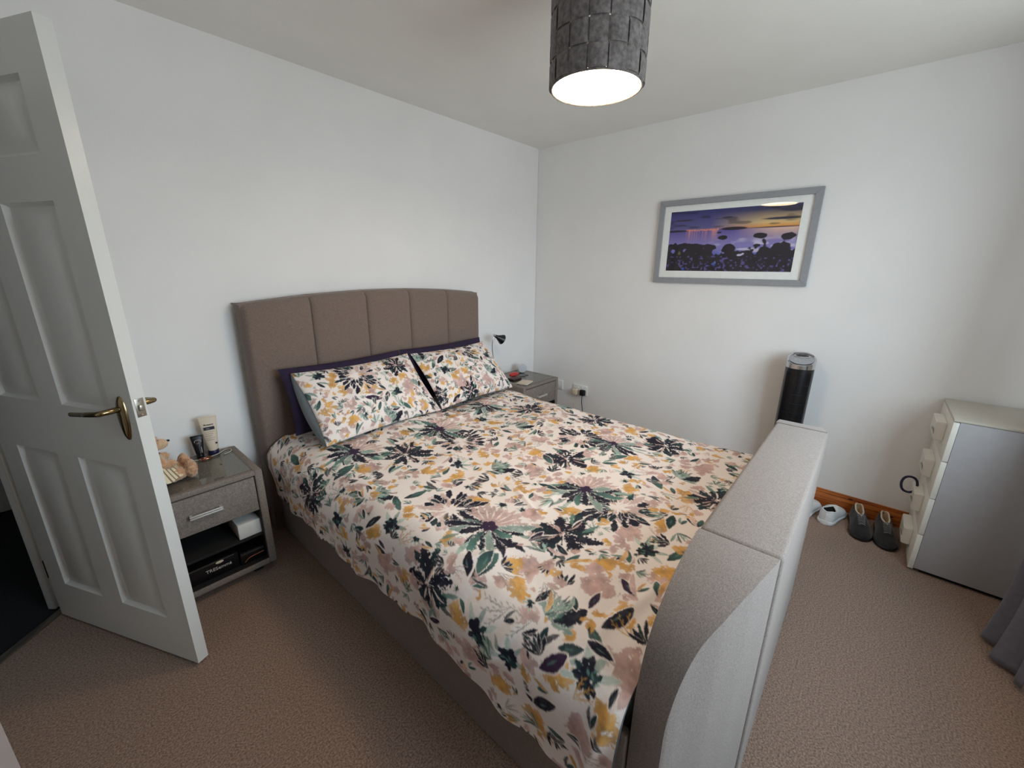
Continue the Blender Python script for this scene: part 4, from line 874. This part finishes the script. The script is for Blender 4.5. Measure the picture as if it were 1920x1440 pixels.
# ------------------------------------------------------------------ shoes
def shoe(label, group, heel, toe, W, mu, ms, ml, laces=6, hgt=.085, kind='trainer', par=None):
    hx_, hy_ = heel; tx, ty = toe; L = math.hypot(tx-hx_, ty-hy_); a = math.atan2(ty-hy_, tx-hx_)
    t = thing('trainer' if kind == 'trainer' else 'lace_up_shoe', label, 'shoe', (hx_, hy_, 0), rz=a, group=group)
    tt = np.concatenate([[0, .006, .02, .04], np.linspace(.065, .95, 22), [.97, .985, .996, 1]]); wd = W/2*np.interp(tt, [0, .006, .02, .04, .08, .18, .35, .5, .7, .85, .93, .97, .99, 1], [.0, .24, .42, .54, .66, .74, .75, .82, 1, .94, .72, .50, .28, 0])
    top = np.interp(tt, [0, .05, .2, .35, .5, .65, .8, .93, 1], [.86, 1.0, .86, .82, .86, .72, .54, .42, .24])*hgt
    sole = .018+.006*np.clip(1-tt*2, 0, 1); gap = W*(1.05 if kind == 'trainer' else .62)*np.interp(tt, [0, .02, .04, .1, .28, .42, .5, 1], [.0, .0, .30, .52, .56, .28, .0, 0.0])
    n = 13; P = np.zeros((30, 2*n-1, 3)); Q = np.zeros((30, n, 3))
    for i, u in enumerate(tt):
        for k in range(2*n-1):     # outer shell from left rim over the side, sole edge, to the right rim
            q = k/(2*n-2); s = -1 if q < .5 else 1; v = abs(2*q-1)   # v 1 at rims -> 0 centre of sole
            if v < .35: y = wd[i]*v/.35*.96; z = sole[i]*.8
            else:
                w_ = (v-.35)/.65; ang = w_*PI/2; g = min(gap[i]/2, wd[i]*.9); y = g+(wd[i]-g)*math.cos(ang)**.8; z = sole[i]*.8+(top[i]-sole[i]*.8)*math.sin(ang)**1.0
            P[i, k] = (u*L, s*y, z)
        for k in range(n):         # inner lining
            q = k/(n-1)*2-1; g = min(gap[i]/2, wd[i]*.9); dpt = (top[i]-.028)*min(1, g/.012)
            Q[i, k] = (u*L, q*(g+.001)*(1+.5*(1-abs(q))*0), top[i]+.0005-dpt*(1-abs(q)**4))
    put('upper', grid_mesh(P), mu, t)
    put('lining', grid_mesh(Q[1:16]), ml, t)
    P = np.zeros((30, 16, 3))
    for i, u in enumerate(tt):
        for k in range(16):
            b_ = 2*PI*k/16; c, s = math.cos(b_), math.sin(b_); P[i, k] = (u*L*1.03-.004, (wd[i]+.004)*math.copysign(abs(c)**.5, c), sole[i]/2+sole[i]/2*math.copysign(abs(s)**.5, s))
    bm = bmesh.new(); bm.from_mesh(grid_mesh(np.concatenate([P, P[:, :1]], 1))); bmesh.ops.remove_doubles(bm, verts=bm.verts[:], dist=1e-5); bmesh.ops.holes_fill(bm, edges=[e for e in bm.edges if e.is_boundary]); put('sole', fin(bm), ms, t)
    for k in range(laces):
        u = .46+.30*k/laces; zz = np.interp(u, tt, top)+.001; wl = W*.17
        put('lace', tube([(u*L, -wl, zz-.006), (u*L+.002, -wl*.5, zz+.0015), (u*L, 0, zz+.003), (u*L-.002, wl*.5, zz+.0015), (u*L, wl, zz-.006)], .0023, 6), par, t)
    # collar ring round the opening
    ring = [(tt[i]*L, min(gap[i]/2, wd[i]*.9), top[i]) for i in range(2, 16)]; ring = ring+[(x, -y, z) for x, y, z in ring[::-1] if y > 1e-5]
    put('collar', tube(ring, .0042, 8, True), mu if kind == 'trainer' else m_cream, t); return t
m_wleather = mat('white_leather', rgb(226, 230, 234), .5, noise=(60, .05)); m_bsuede = mat('black_suede', rgb(30, 28, 30), .95, noise=(80, .4), sheen=.2); m_insole = mat('beige_insole', rgb(196, 170, 142), .8); m_glace = mat('grey_lace', rgb(120, 122, 126), .8)
GW, GK = 'white trainers by the right wall', 'black suede shoes by the chest'
shoe('white trainer with its heel to the room, the one fully in view past the footboard', GW, (-.262, -2.375), (-.022, -2.425), .110, m_wleather, m_wleather, m_dark, par=m_wleather)
shoe('white trainer mostly hidden behind the end of the footboard', GW, (-.272, -2.258), (-.025, -2.300), .110, m_wleather, m_wleather, m_dark, par=m_wleather)
shoe('black suede lace-up shoe nearer the white trainers', GK, (-.052, -2.508), (-.318, -2.548), .100, m_bsuede, m_black, m_insole, 8, .10, 'lace', m_glace)
shoe('black suede lace-up shoe touching the chest of drawers', GK, (-.055, -2.624), (-.330, -2.652), .098, m_bsuede, m_black, m_insole, 8, .10, 'lace', m_glace)

# ------------------------------------------------------------------ curtain and pole
ct = thing('curtain', 'dark grey floor-length curtain hanging in folds beside the silver chest', 'curtain', (-.95, -3.0, 0))
pp = spline([(-.66, -3.06, 0), (-.745, -2.995, 0), (-.800, -2.925, 0), (-.845, -2.975, 0), (-.880, -2.985, 0), (-.915, -2.935, 0), (-.955, -2.985, 0), (-.985, -3.040, 0), (-1.01, -2.98, 0), (-1.035, -3.0, 0)], 10)
zz = np.concatenate([np.linspace(.018, .5, 26), np.linspace(.54, 2.24, 40)]); P = np.zeros((len(pp), len(zz), 3))
for i, q in enumerate(pp):
    for j, z in enumerate(zz):
        fl_ = math.exp(-z/.28); ga = 1-.62*(1-math.exp(-z/.9)); P[i, j] = ((q.x+.66)*ga+.29+.14*(1-ga)/.62+.006*math.sin(z*3+i*.1), (q.y+3.0)*(.72+.28*fl_)-.055*(1-fl_)+.004*math.sin(z*5+i*.3), z)
me = grid_mesh(P); cu_ = put('cloth', me, m_curtain, ct); sd = cu_.modifiers.new('s', 'SOLIDIFY'); sd.thickness = .003
cpl = thing('curtain_pole', 'metal curtain pole above the window behind the viewer', 'curtain pole', (-1.9, -3.055, 2.27))
put('pole', tube([(1.35, 0, 0), (-1.3, 0, 0)], .012, 14), m_satin, cpl)
for s in (-1.32, 1.37): put('finial', lathe([(0, -.03), (.02, -.018), (.024, 0), (.02, .018), (0, .03)], 16, Matrix.Translation((s, 0, 0)) @ Matrix.Rotation(PI/2, 4, 'Y')), m_satin, cpl)
for s in (-1.2, 1.25): put('bracket', tube([(s, 0, -.0), (s, -.186, 0)], .008, 10), m_satin, cpl)
for k in range(8):
    i = int((k+.5)*len(pp)/8); x = (pp[i].x+.66)*.42+.14-.66+1.9; put('curtain_ring', tube([(x, .02*math.cos(a), -.004+.02*math.sin(a)) for a in np.linspace(0, 2*PI, 18)[:-1]], .002, 6, True), m_satin, cpl)

# ------------------------------------------------------------------ ceiling lamp with basket-woven felt shade
lx, ly_, lz = -1.650, -1.530, 2.0
cl_ = thing('ceiling_lamp', 'ceiling pendant lamp with woven grey felt drum shade, switched on', 'lamp', (lx, ly_, lz))
RR = .152; NC, NR = 16, 4; SHH = .265; cell = SHH/NR
m_slit = m_felt
def strip_surf(fn_, nu, nv, th_):
    """thin solid felt strip from a surface function (u,v)->(angle,z,radius)"""
    P = np.zeros((nu, nv, 2, 3))
    for i in range(nu):
        for j in range(nv):
            a, z, r = fn_(i/(nu-1), j/(nv-1))
            for k in (0, 1): rr = r+(k-.5)*th_; P[i, j, k] = (rr*math.cos(a), rr*math.sin(a), z)
    bm = bmesh.new(); V = [[[bm.verts.new(P[i, j, k]) for k in (0, 1)] for j in range(nv)] for i in range(nu)]
    for i in range(nu-1):
        for j in range(nv-1):
            for k in (0, 1): bm.faces.new((V[i][j][k], V[i+1][j][k], V[i+1][j+1][k], V[i][j+1][k]))
    for i in range(nu-1):
        for j in (0, nv-1): bm.faces.new((V[i][j][0], V[i+1][j][0], V[i+1][j][1], V[i][j][1]))
    for j in range(nv-1):
        for i in (0, nu-1): bm.faces.new((V[i][j][0], V[i][j+1][0], V[i][j+1][1], V[i][j][1]))
    return fin(bm, smooth=30)
off = .004
def wob(t): return math.cos(PI*t)   # +1/-1 alternation between neighbouring cells
def sgnw(t):   # flattened alternation: outside for one cell, inside for the next
    c = math.sin(PI*t); return math.copysign(min(1, abs(c)*2.2), c)
dA = 2*PI/NC; tw = .35
for k in range(NC):      # upright strips
    def f(u, v, k=k):
        a = (k+.5)*dA+(u-.5)*dA*.90; z = v*SHH; s = 1 if k % 2 else -1
        return a+tw, z, RR+off*s*sgnw(z/cell)
    put('upright_strip', strip_surf(f, 5, 33, .0022), m_felt, cl_)
for r in range(NR):      # horizontal bands
    def f(u, v, r=r):
        a = u*2*PI; z = (r+.5)*cell+(v-.5)*cell*.93; s = 1 if r % 2 else -1
        return a+tw, z, RR-off*s*sgnw(a/dA)*1
    put('woven_band', strip_surf(f, NC*8+1, 4, .0022), m_felt, cl_)
for z in (.0, SHH): put('rim', tube([((RR-.0035)*math.cos(a), (RR-.0035)*math.sin(a), z) for a in np.linspace(0, 2*PI, 65)[:-1]], .0035, 8, True), m_felt, cl_)
m_diff = mat('lit_diffuser', rgb(255, 240, 220), .5, emit=((1.0, .72, .44, 1), 28))
put('diffuser', lathe([(0, .002), (RR-.009, .002), (RR-.009, .006), (0, .006)], 64), m_diff, cl_)
put('added_baffle', lathe([(0, .03), (.10, .03), (RR-.016, .012), (RR-.016, .010), (.10, .028), (0, .028)], 48), m_mount, cl_)  # unseen plate, added to keep the diffuser's upward glow off the ceiling
m_bulb = mat('lit_bulb', rgb(255, 240, 220), .4, emit=((1.0, .76, .5, 1), 7))
put('bulb', lathe([(0, .050), (.02, .055), (.03, .075), (.028, .095), (.014, .125), (0, .125)], 24), m_bulb, cl_)
put('lamp_holder', lathe([(0, .12), (.018, .12), (.018, .17), (.010, .185), (0, .185)], 20), m_plate, cl_)
for k in range(3): a = k*2*PI/3; put('spider_arm', tube([(.015*math.cos(a), .015*math.sin(a), .165), ((RR-.004)*math.cos(a), (RR-.004)*math.sin(a), .255)], .0018, 6), m_plate, cl_)
put('flex', tube([(0, 0, .18), (0, 0, H-lz-.02)], .003, 8), m_plate, cl_)
put('ceiling_rose', lathe([(0, H-lz-.028), (.02, H-lz-.026), (.040, H-lz-.006), (.040, H-lz), (0, H-lz)], 28), m_plate, cl_)

# ------------------------------------------------------------------ tall white cabinet by the left side of the viewer
cb = thing('cabinet', 'painted cabinet, darkened for shade, whose edge shows at the bottom left corner', 'cabinet', (-3.137, -1.788, 0)); cb.rotation_euler = (0, 0, math.radians(225))
# local x along the front away from the corner (towards -x-y), local -y into the body; front faces +x-y of the room
W_, D_, HH = .42, .36, 1.18
m_cab = mat('shaded_paint', rgb(134, 122, 117), .5)  # whole paint colour greyed to carry the shade on this cabinet
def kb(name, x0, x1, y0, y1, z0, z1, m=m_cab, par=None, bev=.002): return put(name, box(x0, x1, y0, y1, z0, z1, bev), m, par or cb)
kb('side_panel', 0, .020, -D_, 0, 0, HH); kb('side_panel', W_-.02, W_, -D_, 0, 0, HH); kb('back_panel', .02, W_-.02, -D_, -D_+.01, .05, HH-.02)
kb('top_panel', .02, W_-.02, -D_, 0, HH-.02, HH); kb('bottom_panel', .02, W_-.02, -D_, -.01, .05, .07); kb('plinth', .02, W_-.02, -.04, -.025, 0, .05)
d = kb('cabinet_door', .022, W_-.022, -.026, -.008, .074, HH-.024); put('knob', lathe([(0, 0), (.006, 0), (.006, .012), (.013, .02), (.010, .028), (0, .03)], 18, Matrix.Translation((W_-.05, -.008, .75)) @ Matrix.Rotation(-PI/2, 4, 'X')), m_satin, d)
